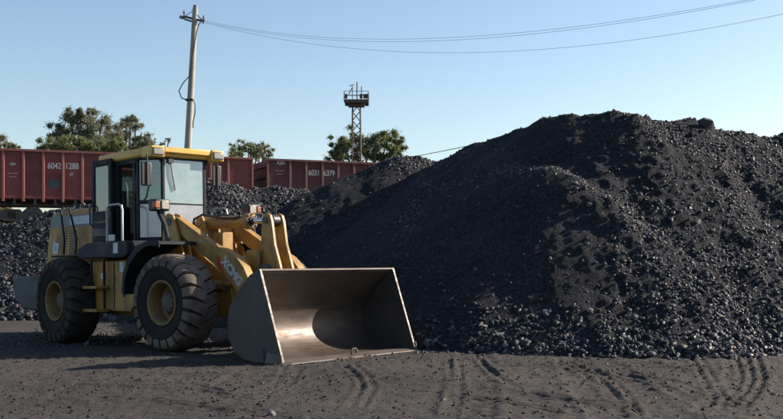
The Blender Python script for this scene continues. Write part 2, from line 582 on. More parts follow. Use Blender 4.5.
for i, tr in enumerate(wide):
    pl = smooth_line([G(*p) for p in tr], 10)
    d, arc, side = seg_dist(X[:, :], Y, pl[::3] if len(pl) > 12 else pl)
    hw = 0.26
    inside = np.clip((hw - d) / 0.05, 0, 1)
    rim = np.exp(-((d - hw - 0.05) / 0.05) ** 2)
    ph = (arc / 0.17 + np.sign(side) * 0.25 - np.abs(side) * 2.2) % 1.0
    lugp = np.where(ph < 0.55, -0.5, 0.35)
    wob = 0.6 + 0.8 * np.clip(fbm(X * 1.3, Y * 1.3, 50 + i, 2) + 0.4, 0, 1)
    Z += fade * wob * (inside * (-0.010 + 0.010 * lugp) + rim * 0.012)
for i, tr in enumerate(thin):
    pl = smooth_line([G(*p) for p in tr], 6)
    d, arc, side = seg_dist(X, Y, pl[::2])
    wob = 0.75 + 0.3 * np.clip(fbm(X * 5, Y * 5, 80 + i, 2) + 0.4, 0, 1)
    Z += fade * wob * (-0.014 * np.exp(-(d / 0.035) ** 2) + 0.013 * np.exp(-((d - 0.075) / 0.03) ** 2))


def grid_mesh(name, X, Y, Z, keep=None):
    ny, nx = X.shape
    idx = np.arange(nx * ny).reshape(ny, nx)
    q = np.stack([idx[:-1, :-1], idx[:-1, 1:], idx[1:, 1:], idx[1:, :-1]], -1).reshape(-1, 4)
    v = np.stack([X, Y, Z], -1).reshape(-1, 3)
    if keep is not None:
        kq = (keep[:-1, :-1] | keep[:-1, 1:] | keep[1:, 1:] | keep[1:, :-1]).ravel()
        q = q[kq]
        used = np.unique(q)
        rm = np.full(nx * ny, -1); rm[used] = np.arange(len(used))
        v = v[used]; q = rm[q]
    return np_mesh(name, v, q, True)


ground = tag(link('ground', grid_mesh('ground', X, Y, Z), M['ground']), kind='structure')
gZ = (gx, gy, Z)


def ground_z(x, y):
    i = np.clip(np.searchsorted(gx, x) - 1, 0, len(gx) - 2)
    j = np.clip(np.searchsorted(gy, y) - 1, 0, len(gy) - 2)
    return Z[j, i]


# ------------------------------------------------------------------ rail bank and track
TP = W(0, 148, 45.2)                      # top edge of the near side of the train at the left frame edge
TA = math.radians(22.5)
TD = np.array([math.cos(TA), math.sin(TA)]); TN = np.array([-math.sin(TA), math.cos(TA)])   # along, away
CAR_TOP = 6.40; RAIL = 2.90


def along(px):
    """track distance (from TP, on the near side plane) seen at pixel column px"""
    k = (px - 391.5) / F
    return (k * TP[1] - TP[0]) / (TD[0] - k * TD[1])


TROT = Matrix.Translation((TP[0], TP[1], 0)) @ Matrix.Rotation(TA, 4, 'Z')    # track frame: x along, y away, z up

prof = [(-7.5, -0.3), (-5.2, 0.4), (-2.4, 2.2), (-1.2, 2.62), (4.4, 2.62), (9, 2.4), (20, 2.2), (34, 1.2), (46, -0.3)]
xs = np.linspace(-70, 90, 161)
bx, bi = np.meshgrid(xs, np.arange(len(prof)))
by = np.array([p[0] for p in prof])[bi] + 0.3 * fbm(bx * 0.3, bi * 1.7, 5, 2)
bz = np.array([p[1] for p in prof])[bi] + 0.12 * fbm(bx * 0.7, bi * 2.1, 6, 3)
bank = tag(link('embankment', grid_mesh('embankment', bx, by, bz), M['bank']), kind='structure')
bank.matrix_world = TROT

track = tag(empty('railway_track'), 'railway track on the raised bank under the red wagons', 'track')
track.matrix_world = TROT
for yy in (0.75, 2.27):
    MB().box(-60, 80, yy - 0.035, yy + 0.035, 2.80, RAIL).box(-60, 80, yy - 0.07, yy + 0.07, 2.765, 2.80).build('rail', M['bogie'], track)
sl = MB().box(-0.125, 0.125, 0.15, 2.87, 2.58, 2.764).mesh('sleeper')
for k in range(70):
    o = link('sleeper', sl, M['wood'], track); o.location = (-18 + k * 0.62, 0, 0)


# ------------------------------------------------------------------ text helper
def text_mesh(txt, size, extrude=0.002, bold=0.0):
    cu = bpy.data.curves.new('lettering', 'FONT')
    cu.body = txt; cu.size = size; cu.extrude = extrude; cu.offset = bold
    cu.align_x = 'CENTER'; cu.align_y = 'CENTER'
    cu.resolution_u = 3
    cu.space_character = 0.95
    o = bpy.data.objects.new('tmp', cu); COL.objects.link(o)
    dg = bpy.context.evaluated_depsgraph_get(); dg.update()
    me = bpy.data.meshes.new_from_object(o.evaluated_get(dg))
    bpy.data.objects.remove(o); bpy.data.curves.remove(cu)
    me.name = 'lettering'
    return me


# ------------------------------------------------------------------ gondola wagons
def wheelset_mesh():
    mb = MB()
    for y0, sgn in ((0.75, 1), (2.27, -1)):
        y = y0
        mb.lathe_y([(y - 0.07, 0.0), (y - 0.07, 0.40), (y - 0.05, 0.475), (y + 0.05, 0.475), (y + 0.07, 0.50 if False else 0.44), (y + 0.05, 0.30), (y + 0.08, 0.12), (y + 0.08, 0)], 0, 0, 28)
    mb.cyl((0, 0.45, 0), (0, 2.57, 0), 0.08, 12)
    return mb.mesh('wheelset')


WHEEL = wheelset_mesh()


def wagon(x0, x1, posts, label, red, post_m, texts, patch=None):
    """x0..x1 along the track; near side plane y = 0, width 3.02"""
    t = tag(empty('gondola_wagon'), label, 'wagon', 'coal wagons standing on the raised track')
    t.matrix_world = TROT @ Matrix.Translation((x0, 0, RAIL))
    L = x1 - x0; H0, H1 = CAR_TOP - 2.22 - RAIL, CAR_TOP - RAIL; Wd = 3.02
    edges = [0.0] + [p - x0 for p in posts] + [L]
    for y, sg in ((0, 1), (Wd, -1)):
        for a, b in zip(edges[:-1], edges[1:]):
            mb = MB(); ya = y + sg * 0.055
            mb.box(a + 0.003, b - 0.003, min(ya, ya + sg * 0.03), max(ya, ya + sg * 0.03), H0 + 0.1, H1 - 0.08)
            mb.build('side_panel', red, t)
        for p in edges:
            w = 0.07 if 0 < p < L else 0.06
            pc = min(max(p, w), L - w)
            mb = MB()
            mb.prism_z([(pc - w, y + sg * 0.053), (pc - w * 0.7, y + sg * 0.0), (pc + w * 0.7, y + sg * 0.0), (pc + w, y + sg * 0.053)], H0 - (0.16 if 0 < p < L else 0.0), H1 - 0.11)
            mb.build('post', post_m, t, 0.008)
        MB().box(0, L, min(y - sg * 0.02, y + sg * 0.17), max(y - sg * 0.02, y + sg * 0.17), H1 - 0.108, H1).build('top_rail', post_m, t, 0.01)
        MB().box(0, L, min(y + sg * 0.02, y + sg * 0.2), max(y + sg * 0.02, y + sg * 0.2), H0 - 0.02, H0 + 0.098).build('side_sill', red, t, 0.01)
    for xe, sg in ((0, 1), (L, -1)):
        a = xe + sg * 0.10
        MB().box(min(a, a + sg * .03), max(a, a + sg * .03), 0.165, Wd - 0.165, H0, H1 - 0.05).build('end_wall', red, t)
        for k in range(4):
            z = H0 + 0.25 + k * 0.52
            MB().box(min(xe, xe + sg * .099), max(xe, xe + sg * .099), 0.165, Wd - 0.165, z, z + 0.16).build('end_rib', red, t, 0.01)
        MB().box(min(xe - sg * .55, xe), max(xe - sg * .55, xe), Wd / 2 - .12, Wd / 2 + .12, 0.9, 1.16).box(min(xe - sg * .62, xe - sg * .5), max(xe - sg * .62, xe - sg * .5), Wd / 2 - .2, Wd / 2 + .2, 0.86, 1.2).build('coupler', M['bogie'], t, 0.02)
    MB().box(0.2, L - 0.2, 0.25, Wd - 0.25, H0 - 0.06, H0 + 0.05).box(0.1, L - 0.1, Wd / 2 - 0.18, Wd / 2 + 0.18, H0 - 0.36, H0 - 0.061).build('underframe', M['bogie'], t)
    # hatch latches hanging along the lower sill
    n = int(L / 0.86)
    for k in range(n):
        x = 0.5 + k * (L - 1.0) / (n - 1)
        MB().box(x - 0.05, x + 0.05, 0.03, 0.12, H0 - 0.22, H0 - 0.021).box(x - 0.09, x + 0.09, 0.06, 0.18, H0 - 0.30, H0 - 0.221).build('hatch_latch', M['bogie'], t)
    MB().cyl((0.6, 0.3, H0 - 0.3), (L - 0.6, 0.3, H0 - 0.3), 0.03, 8).cyl((L * .42, 0.55, H0 - .42), (L * .55, 0.55, H0 - .42), 0.16, 14).build('brake_gear', M['bogie'], t)
    for xc in (2.15, L - 2.15):
        fr = MB()
        for y in (0.42, 2.60):
            fr.prism([(xc - 1.25, .52), (xc - 1.1, .68), (xc - .5, .62), (xc - .35, .78), (xc + .35, .78), (xc + .5, .62), (xc + 1.1, .68), (xc + 1.25, .52), (xc + 1.05, .40), (xc + .5, .30), (xc + .3, .22), (xc - .3, .22), (xc - .5, .30), (xc - 1.05, .40)], y - 0.07, y + 0.07)
            for wx in (-0.925, 0.925):
                fr.cyl((xc + wx, y - 0.14, .475), (xc + wx, y + .1, .475), 0.15, 14)
        fr.box(xc - .2, xc + .2, .35, 2.67, .35, .7)
        bo = fr.build('bogie', M['bogie'], t, 0.01)
        for wx in (-0.925, 0.925):
            o = link('wheelset', WHEEL, M['wheel_steel'], bo); o.location = (xc + wx, 0, 0.475)
    for txt, tx, tz, size in texts:
        o = link('lettering', text_mesh(txt, size, 0.002, 0.004), M['wagon_print'], t)
        o.location = (tx - x0, 0.051, tz - RAIL); o.rotation_euler = (math.radians(90), 0, 0); o.scale = (.80, 1, 1)
    if patch:
        a, b, z0, z1 = patch
        MB().box(a - x0, b - x0, 0.050, 0.0545, z0 - RAIL, z1 - RAIL).build('paint_patch', M['wagon_patch'], t)
    return t


def zcar(px, py):
    t = along(px); Yd = TP[1] + t * TD[1]
    return EYE + (HZ - py) / F * Yd


# near wagon: right end at column 253
e1 = along(253.5)
p24, p45, p64, p82 = along(24.7), along(44.6), along(64.0), along(82.2)
sp = 0.855
posts1 = [p82 - sp * k for k in range(0, 9)][::-1]
posts1 = [p for p in posts1 if p > e1 - 12.75] + [p82 + sp * k for k in range(1, 9) if p82 + sp * k < e1 - 0.5]
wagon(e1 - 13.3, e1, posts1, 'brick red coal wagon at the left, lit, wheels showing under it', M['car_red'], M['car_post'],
      [('6042', along(54.5), zcar(54.5, 166), 0.40), ('1288', along(72), zcar(72, 166.3), 0.40), ('37', along(71.5), zcar(71.5, 174.5), 0.2),
       ('KZH', along(13), zcar(13, 164.0), 0.15), ('— — —', along(13), zcar(13, 173), 0.16), ('— —', along(13), zcar(13, 176.5), 0.16), ('— · —', along(12), zcar(12, 198), 0.15)],
      (along(48.5), along(59.5), zcar(54, 199 - 0), zcar(54, 190)) if False else (along(48.6), along(59.6), zcar(54, 188.5), zcar(54, 179.3)))
# second wagon
s2 = along(266.6)
posts2 = [along(290.2), along(306.2), along(322.6), along(338.2)]
sp2 = 0.86
while posts2[-1] + sp2 < s2 + 12.8: posts2.append(posts2[-1] + sp2)
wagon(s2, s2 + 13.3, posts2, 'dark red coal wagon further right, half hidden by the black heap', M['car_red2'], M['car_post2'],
      [('6031', along(314.4), zcar(314.4, 173.0), 0.40), ('6379', along(329.5), zcar(329.5, 173.4), 0.40), ('KZH', along(281.2), zcar(281.2, 163), 0.24),
       ('— — —', along(280), zcar(280, 170.5), 0.16), ('— —', along(280), zcar(280, 173.8), 0.16)])


# ------------------------------------------------------------------ coal heaps
def chunk_bank(n, seed):
    """blocky perturbed cubes, 8 verts / 6 quads each"""
    r = np.random.default_rng(seed)
    c = np.array([(x, y, z) for z in (-1, 1) for y in (-1, 1) for x in (-1, 1)], float)
    v = c[None] * (0.5 * r.uniform(0.38, 1.0, (n, 1, 3))) + r.normal(0, 0.12, (n, 8, 3))
    return v


CUBE_F = np.array([(0, 2, 3, 1), (4, 5, 7, 6), (0, 1, 5, 4), (2, 6, 7, 3), (0, 4, 6, 2), (1, 3, 7, 5)])


def rand_rot(n, r):
    q = r.normal(size=(n, 4)); q /= np.linalg.norm(q, axis=1, keepdims=True)
    w, x, y, z = q.T
    return np.stack([np.stack([1 - 2 * (y * y + z * z), 2 * (x * y - z * w), 2 * (x * z + y * w)], -1),
                     np.stack([2 * (x * y + z * w), 1 - 2 * (x * x + z * z), 2 * (y * z - x * w)], -1),
                     np.stack([2 * (x * z - y * w), 2 * (y * z + x * w), 1 - 2 * (x * x + y * y)], -1)], -2)


OCTA = np.array([(1, 0, 0), (-1, 0, 0), (0, 1, 0), (0, -1, 0), (0, 0, 1), (0, 0, -1)], float)
OCTA_F = np.array([(0, 2, 4), (2, 1, 4), (1, 3, 4), (3, 0, 4), (2, 0, 5), (1, 2, 5), (3, 1, 5), (0, 3, 5)])


def rubble_mesh(name, pos, size, seed, octa=False):
    n = len(pos)
    r = np.random.default_rng(seed)
    if octa:
        v = (OCTA[None] * (0.55 * r.uniform(0.45, 1.0, (n, 1, 3))) + r.normal(0, 0.12, (n, 6, 3))) * size[:, None, None]
        v = np.einsum('nij,nkj->nki', rand_rot(n, r), v) + pos[:, None, :]
        f = (OCTA_F[None] + (np.arange(n) * 6)[:, None, None]).reshape(-1, 3)
        return np_mesh(name, v.reshape(-1, 3), f)
    v = chunk_bank(n, seed + 1) * size[:, None, None]
    v = np.einsum('nij,nkj->nki', rand_rot(n, r), v) + pos[:, None, :]
    f = (CUBE_F[None] + (np.arange(n) * 8)[:, None, None]).reshape(-1, 4)
    return np_mesh(name, v.reshape(-1, 3), f)


def lump_meshes(k, seed):
    """a few bigger, rounder and more broken lumps"""
    import bmesh
    out = []
    r = np.random.default_rng(seed)
    for i in range(k):
        bm = bmesh.new()
        pts = r.normal(size=(16, 3)); pts /= np.linalg.norm(pts, axis=1, keepdims=True)
        pts *= np.array([1, r.uniform(.65, .95), r.uniform(.55, .85)]) * r.uniform(.8, 1.0, (16, 1)) * 0.5
        for p in pts: bm.verts.new(p)
        res = bmesh.ops.convex_hull(bm, input=bm.verts)
        bmesh.ops.delete(bm, geom=[e for e in res['geom_interior'] if isinstance(e, bmesh.types.BMVert)], context='VERTS')
        me = bpy.data.meshes.new('coal_lump'); bm.to_mesh(me); bm.free()
        me.materials.append(M['coal_obj'])
        out.append(me)
    return out


LUMPS = lump_meshes(14, 5)


def in_bucket(x, y):
    lx = (x - LX) * math.cos(LTH) + (y - LY) * math.sin(LTH); ly = -(x - LX) * math.sin(LTH) + (y - LY) * math.cos(LTH)
    fx = (lx + 1.65) * math.cos(LAL) + ly * math.sin(LAL) - 1.65; fy = -(lx + 1.65) * math.sin(LAL) + ly * math.cos(LAL)
    return (fx > 1.6) & (fx < 3.0) & (np.abs(fy) < 1.58)


def heap(label, ridges, x0, x1, y0, y1, step, slope, n_rub, n_lump, size_rub, size_lump, dens, seed, rough=1.0):
    xs = np.arange(x0, x1, step); ys = np.arange(y0, y1, step)
    X, Y = np.meshgrid(xs, ys)
    wx = X + 0.22 * fbm(X * 0.55, Y * 0.55, seed + 1, 3) * rough
    wy = Y + 0.22 * fbm(X * 0.55, Y * 0.55, seed + 2, 3) * rough
    zs = []
    for rd in ridges:
        P = np.array([W(*p) for p in rd])
        for a, b in zip(P[:-1], P[1:]):
            dx, dy = b[0] - a[0], b[1] - a[1]; L2 = dx * dx + dy * dy
            t = np.clip(((wx - a[0]) * dx + (wy - a[1]) * dy) / L2, 0, 1)
            d = np.hypot(wx - a[0] - t * dx, wy - a[1] - t * dy)
            zs.append(a[2] + (b[2] - a[2]) * t - slope * (np.sqrt(d * d + 0.03) - 0.12))
    zs = np.array(zs); k = 14.0
    mx = zs.max(0)
    Zh = mx + np.log(np.exp(k * (zs - mx)).sum(0)) / k - 0.04
    foot = np.clip((0.9 - Zh) / 0.9, 0, 1)
    rl = 1.0 if seed != 101 else 0.35 + 0.65 / (1 + np.exp(-(391.5 + F * X / Y - 592) / 10))
    Zh = Zh + rough * (0.11 * fbm(X * 0.6, Y * 0.6, seed + 5, 3) + 0.07 * rl * fbm(X * 2.1, Y * 2.1, seed + 6, 3) + 0.06 * rl * fbm(X * 6.5, Y * 6.5, seed + 7, 2) + 0.045 * rl * np.clip(fbm(X * 11, Y * 11, seed + 8, 2), -.2, 1))
    Zh = Zh + 0.10 * foot ** 2
    if seed == 101: Zh = Zh + 0.16 * rl * fbm(X * 1.5, Y * 0.3, seed + 15, 2) * np.clip(Zh / 1.0, 0, 1)
    g0 = ground_base(X, Y)
    Zh = np.where(in_bucket(X, Y), g0 - 0.12, Zh)
    me = grid_mesh('coal_heap', X, Y, np.maximum(Zh, g0 - 0.12), Zh > g0 - 0.06)
    o = tag(link('coal_heap', me, M['slack']), label, 'coal heap', 'coal heaps in the yard')
    r = np.random.default_rng(seed)
    gyv, gxv = np.gradient(Zh, step)

    def sample(n, sizes, dfun):
        m = n * 8
        x = r.uniform(x0 + step, x1 - 2 * step, m); y = r.uniform(y0 + step, y1 - 2 * step, m)
        i = ((x - x0) / step).astype(int); j = ((y - y0) / step).astype(int)
        z = Zh[j, i]; hg = z - g0[j, i]
        nx_, ny_ = gxv[j, i], gyv[j, i]
        # facing the camera or near a crest
        face = (nx_ * (0 - x) + ny_ * (0 - y)) / np.hypot(x, y)
        p = dfun(x, y, z, hg) * np.where(hg > -0.03, 1, 0) * np.where(face < 0.25, 1, 0.12) * ~in_bucket(x, y)
        k = np.nonzero(r.uniform(0, 1, m) < p)[0]
        if len(k) > n: k = k[:n]
        return x[k], y[k], z[k], sizes(len(k), hg[k])

    x, y, z, s = sample(n_rub, size_rub, dens)
    pos = np.stack([x, y, z + s * 0.02], -1)
    big = s > 0.034
    tag(link('coal_rubble', rubble_mesh('coal_rubble', pos[big], s[big], seed + 30), M['coal'], o), kind='stuff')
    if (~big).sum() > 50:
        tag(link('coal_fines', rubble_mesh('coal_fines', pos[~big], s[~big] * 1.25, seed + 60, True), M['coal_fines'], o), kind='stuff')
    x, y, z, s = sample(n_lump, size_lump, dens)
    for a, b, c, d in zip(x, y, z, s):
        l = link('coal_lump', random.choice(LUMPS), None, o)
        l.location = (a, b, c + d * 0.16)
        l.rotation_euler = (random.uniform(-.5, .5), random.uniform(-.5, .5), random.uniform(0, 6.28))
        l.scale = (d * random.uniform(.9, 1.2), d * random.uniform(.8, 1.1), d * random.uniform(.75, 1.05))
    return o, (xs, ys, Zh)


def sz(lo, hi, p):
    def f(n, hg):
        u = rng.uniform(0, 1, n) ** p
        return (lo + (hi - lo) * u) * (0.74 + 0.36 * np.clip((1.3 - hg) / 1.3, 0, 1))
    return f


crestA = [(405, 182, 29.0), (432, 164, 28.0), (480, 141, 26.2), (520, 127, 24.9), (545, 118, 24.2), (570, 114, 23.5), (592, 111, 23.1), (612, 110, 22.8), (634, 114, 22.4), (690, 122, 22.6),
          (740, 131, 22.8), (757, 135, 22.9), (783, 131, 23.0), (830, 138, 23.2), (960, 165, 24)]
moundB = [(425, 187, 24.8), (440, 186, 24.4), (467, 181, 23.5), (493, 170, 22.7), (524, 164, 21.7), (554, 167, 20.8), (577, 179, 20.0), (604, 196, 19.2), (608, 236, 18.3), (600, 290, 17.0)]
spineC = [(425, 188, 24.8), (416, 212, 23.0), (400, 234, 21.5), (388, 256, 20.4), (372, 300, 19.7)]
toe = [(444, 320, 18.9), (470, 316, 18.5), (510, 312, 18.1), (550, 305, 17.7), (580, 300, 17.4)]
toe_r = [(630, 334, 16.6), (720, 338, 16.45), (800, 338, 16.3), (960, 340, 16.3)]


def dens_main(x, y, z, hg):
    px = 391.5 + F * x / y
    d = 0.06 + 0.50 * np.clip((px - 598) / 40, 0, 1)                # rubbly sunlit flank
    d = np.maximum(d, 0.95 * np.clip((0.85 - hg) / 0.7, 0, 1) * np.clip((px - 400) / 120, .25, 1))       # lumps rolled to the foot
    py = HZ - F * (z - EYE) / y
    d = np.maximum(d, 0.55 * np.exp(-((px - 408 - (232 - py) * 0.3) / 12) ** 2) * (py > 180))
    pb = np.array([q_[:2] for q_ in moundB[:8]], float)
    cy_ = np.interp(px, pb[:, 0], pb[:, 1])
    d = np.maximum(d, 0.85 * np.exp(-((py - cy_ - 2) / 4) ** 2) * ((px > 425) & (px < 606)))
    pa = np.array([q_[:2] for q_ in crestA], float)
    d = np.maximum(d, 0.35 * np.exp(-((py - np.interp(px, pa[:, 0], pa[:, 1]) - 2) / 4) ** 2) * (px > 540))
    cl = fbm(x * 0.9, y * 0.9, 91, 3)
    return np.clip(d * (0.75 + 1.1 * cl), 0, 1)


main_heap, MH = heap('tall black coal heap filling the right half, loose lumps on its sunlit flank', [crestA, moundB, spineC, toe, toe_r],
                     -3.2, 16, 14.0, 31, 0.042, 0.70, 130000, 286, sz(0.018, 0.10, 6.5), sz(0.10, 0.20, 4), dens_main, 101)
o = link('coal_lump', LUMPS[5], None, main_heap)                    # the boulder on the crest
bw = W(708, 125.5, 22.2); o.location = bw; o.scale = (0.62, 0.5, 0.42); o.rotation_euler = (0.0, 0.35, 0.2)
o['label'] = 'big dark block lying on the crest'
M['pale_stone'] = plain('pale_stone', (0.20, 0.185, 0.17), 0.8)
for px, py, sz_, pale in ((697, 221, .24, True), (737, 135, .30, False), (663, 145, .16, False), (545, 312, .20, True), (500, 335, .22, True), (712, 190, .2, False), (590, 205, .2, False), (428, 186, .3, False), (462, 184, .24, False), (500, 174, .2, False), (752, 160, .22, True), (655, 230, .22, False)):
    xs_, ys_, Zh_ = MH
    for Yd in np.arange(15.0, 26.0, 0.04):
        p = W(px, py, Yd)
        i, j = int((p[0] - xs_[0]) / 0.042), int((Yd - ys_[0]) / 0.042)
        if 0 <= i < len(xs_) and 0 <= j < len(ys_) and Zh_[j, i] >= p[2]: break
    else:
        continue
    me = random.choice(LUMPS)
    if pale:
        me = me.copy(); me.materials.clear(); me.materials.append(M['pale_stone'])
    l = link('coal_lump', me, None, main_heap)
    l.location = p; l.scale = (sz_ * 1.1, sz_, sz_ * .9); l.rotation_euler = (random.uniform(-.6, .6), random.uniform(-.6, .6), random.uniform(0, 6))
    if pale: l['label'] = 'paler stone among the black lumps'

farD = [(440, 170, 29.5), (430, 160, 29.2), (412, 155, 29), (395, 155, 28.7), (350, 174, 28.2), (305, 192, 27.7), (280, 218, 27.2), (262, 250, 26.7)]
heap('smooth dark coal heap in shade beyond the loader bucket, pebbly crest', [farD], -8.5, 4.5, 21, 34, 0.07, 0.66, 12000, 60,
     sz(0.04, 0.12, 3), sz(0.12, 0.2, 2), lambda x, y, z, hg: np.clip(0.08 + 0.9 * np.clip((HZ - F * (z - EYE) / y < 170), 0, 1), 0, 1), 202, 0.7)

leftE = [(-200, 262, 28.5), (-100, 240, 29), (0, 226, 29.2), (25, 221, 29.4), (50, 211, 29.7), (90, 203, 30), (130, 194, 30.4), (196, 178, 31), (212, 178, 31), (230, 184, 31.3), (253, 188, 31.6), (276, 187, 31.9), (300, 190, 32.2), (335, 205, 32.6)]
heap('low lumpy coal heap behind the loader, in front of the red wagons', [leftE], -21, 2.5, 22.5, 39, 0.07, 0.70, 33000, 280,
     sz(0.05, 0.16, 3), sz(0.15, 0.28, 2.5), lambda x, y, z, hg: np.clip(0.9 + 0.8 * fbm(x * 0.8, y * 0.8, 71, 2), 0.2, 1), 303)

# crumbs of coal strewn over the yard
m = 9000
cx = rng.uniform(-8, 8.5, m); cy = rng.uniform(9.2, 25, m)
base_y = 15.9 + np.clip((1.0 - cx) * 0.25, 0, 9)
w = np.clip(np.exp(-np.clip(base_y - cy, 0, 99) / 0.35) + 0.025, 0, 1)
k = (rng.uniform(0, 1, m) < w) & ~in_bucket(cx, cy)
cx, cy = cx[k], cy[k]
s = rng.uniform(0.012, 0.05, len(cx)) * (1 + 0.8 * (rng.uniform(0, 1, len(cx)) < 0.05))
cz = np.array(ground_z(cx, cy)) + s * 0.15
tag(link('coal_crumbs', rubble_mesh('coal_crumbs', np.stack([cx, cy, cz], -1), s, 77), M['coal']),
    'small loose coal crumbs strewn over the yard ground', 'coal crumbs', kind='stuff')

m = 26000
cx = rng.uniform(-8, 8.5, m); cy = 9.2 + 10 * rng.uniform(0, 1, m) ** 1.2
k = fbm(cx * 0.8, cy * 0.8, 44, 3) + rng.uniform(-.5, .5, m) > 0.0
cx, cy = cx[k], cy[k]
s = 0.008 + 0.03 * rng.uniform(0, 1, len(cx)) ** 4
tag(link('soil_clods', rubble_mesh('soil_clods', np.stack([cx, cy, np.array(ground_z(cx, cy)) + s * .1], -1), s, 79), M['ground']),
    'small clods and grit on the trodden yard ground', 'soil clods', kind='stuff')

# ------------------------------------------------------------------ wheel loader
loader = tag(empty('wheel_loader'), 'yellow wheel loader with dark cab and its wide steel bucket on the ground', 'wheel loader')
loader.matrix_world = Matrix.Translation((LX, LY, 0)) @ Matrix.Rotation(LTH, 4, 'Z') @ Matrix.Rotation(-LBE, 4, 'Y')
JX = -1.65
FRONT = Matrix.Translation((JX, 0, 0)) @ Matrix.Rotation(LAL, 4, 'Z') @ Matrix.Translation((-JX, 0, 0))


def part(name, mb, mat, front=False, bevel=0.008, parent=None, mats=None, smooth=35):
    o = mb.build(name, mat, parent or loader, bevel, mats, smooth)
    if front and parent is None: o.matrix_local = FRONT
    return o


# --- wheels
TR, TW = 0.79, 0.29          # lug-top radius, half width


def tyre_mesh():
    mb = MB()
    prof = []
    half = [(0.0, .735), (0.15, .735), (.235, .725), (.275, .69), (.295, .62), (.30, .54), (.285, .45), (.255, .385), (.235, .36)]
    prof = [(-y, r) for y, r in half[::-1]] + [(y, r) for y, r in half[1:]]
    mb.lathe_y(prof, 0, 0, 64)
    # raised ring on the sidewall
    for sg in (-1, 1):
        mb.lathe_y([(sg * .298, .585), (sg * .310, .58), (sg * .310, .56), (sg * .300, .55)], 0, 0, 64)
    # big curved tread blocks
    n = 22
    mb.mi = 1
    us = [.31, .285, .235, .15, .06, -.03]
    rt = [.655, .735, .775, .79, .79, .79]
    rb = [.60, .66, .70, .725, .73, .73]
    for sg in (-1, 1):
        for k in range(n):
            a0 = 2 * math.pi * (k + (0.5 if sg > 0 else 0)) / n
            vs, fs = [], []
            for u, a, b in zip(us, rt, rb):
                sh = 0.16 * ((.31 - u) / .34) ** 1.3
                wd = 0.100 if u > 0.2 else 0.114
                for rr, ww in ((a, wd), (b, wd * 1.17)):
                    for q in (-1, 1):
                        an = a0 + sh + q * ww
                        vs.append((rr * math.cos(an), sg * u, rr * math.sin(an)))
            for i in range(len(us) - 1):
                o = i * 4
                fs += [(o, o + 1, o + 5, o + 4), (o, o + 4, o + 6, o + 2), (o + 1, o + 3, o + 7, o + 5)]
            fs += [(0, 2, 3, 1), (len(us) * 4 - 4, len(us) * 4 - 3, len(us) * 4 - 1, len(us) * 4 - 2)]
            mb._add(vs, fs)
    return mb.mesh('tyre', 30)


def rim_mesh(sg):
    """sg = outward side (+1 left, -1 right)"""
    mb = MB()
    mb.lathe_y([(sg * .20, .345), (sg * .262, .372), (sg * .275, .365), (sg * .270, .335), (sg * .235, .315), (sg * .20, .305), (sg * .05, .29), (sg * .02, .25), (sg * .02, .18), (sg * .02, .0)], 0, 0, 48)
    mb.lathe_y([(-sg * .20, .345), (-sg * .26, .372), (-sg * .26, .30), (-sg * .1, .28)], 0, 0, 48)
    return mb.mesh('wheel', 40)


def hub_mesh(sg):
    mb = MB()
    mb.lathe_y([(sg * .02, .19), (sg * .10, .175), (sg * .15, .15), (sg * .165, .10), (sg * .165, 0)], 0, 0, 32)
    for k in range(12):
        t = 2 * math.pi * k / 12
        c, s_ = .225 * math.cos(t), .225 * math.sin(t)
        mb.cyl((c, sg * .015, s_), (c, sg * .045, s_), .018, 6)
    for k in range(8):
        t = 2 * math.pi * k / 8
        c, s_ = .125 * math.cos(t), .125 * math.sin(t)
        mb.cyl((c, sg * .15, s_), (c, sg * .175, s_), .014, 6)
    return mb.mesh('hub', 30)


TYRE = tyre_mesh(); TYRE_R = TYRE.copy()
for x, sg, fr in ((0, -1, True), (0, 1, True), (-3.3, -1, False), (-3.3, 1, False)):
    w = link('wheel', rim_mesh(sg), M['rim'], loader)
    w.matrix_local = (FRONT if fr else Matrix()) @ Matrix.Translation((x, sg * 1.12, 0.785))
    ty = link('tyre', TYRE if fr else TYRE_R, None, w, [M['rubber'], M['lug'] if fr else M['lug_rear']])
    ty.rotation_euler = (0, random.uniform(0, 3), 0)
    if sg < 0: ty.rotation_euler = (math.pi, random.uniform(0, 3), 0)
    link('hub', hub_mesh(sg), M['hub'], w)

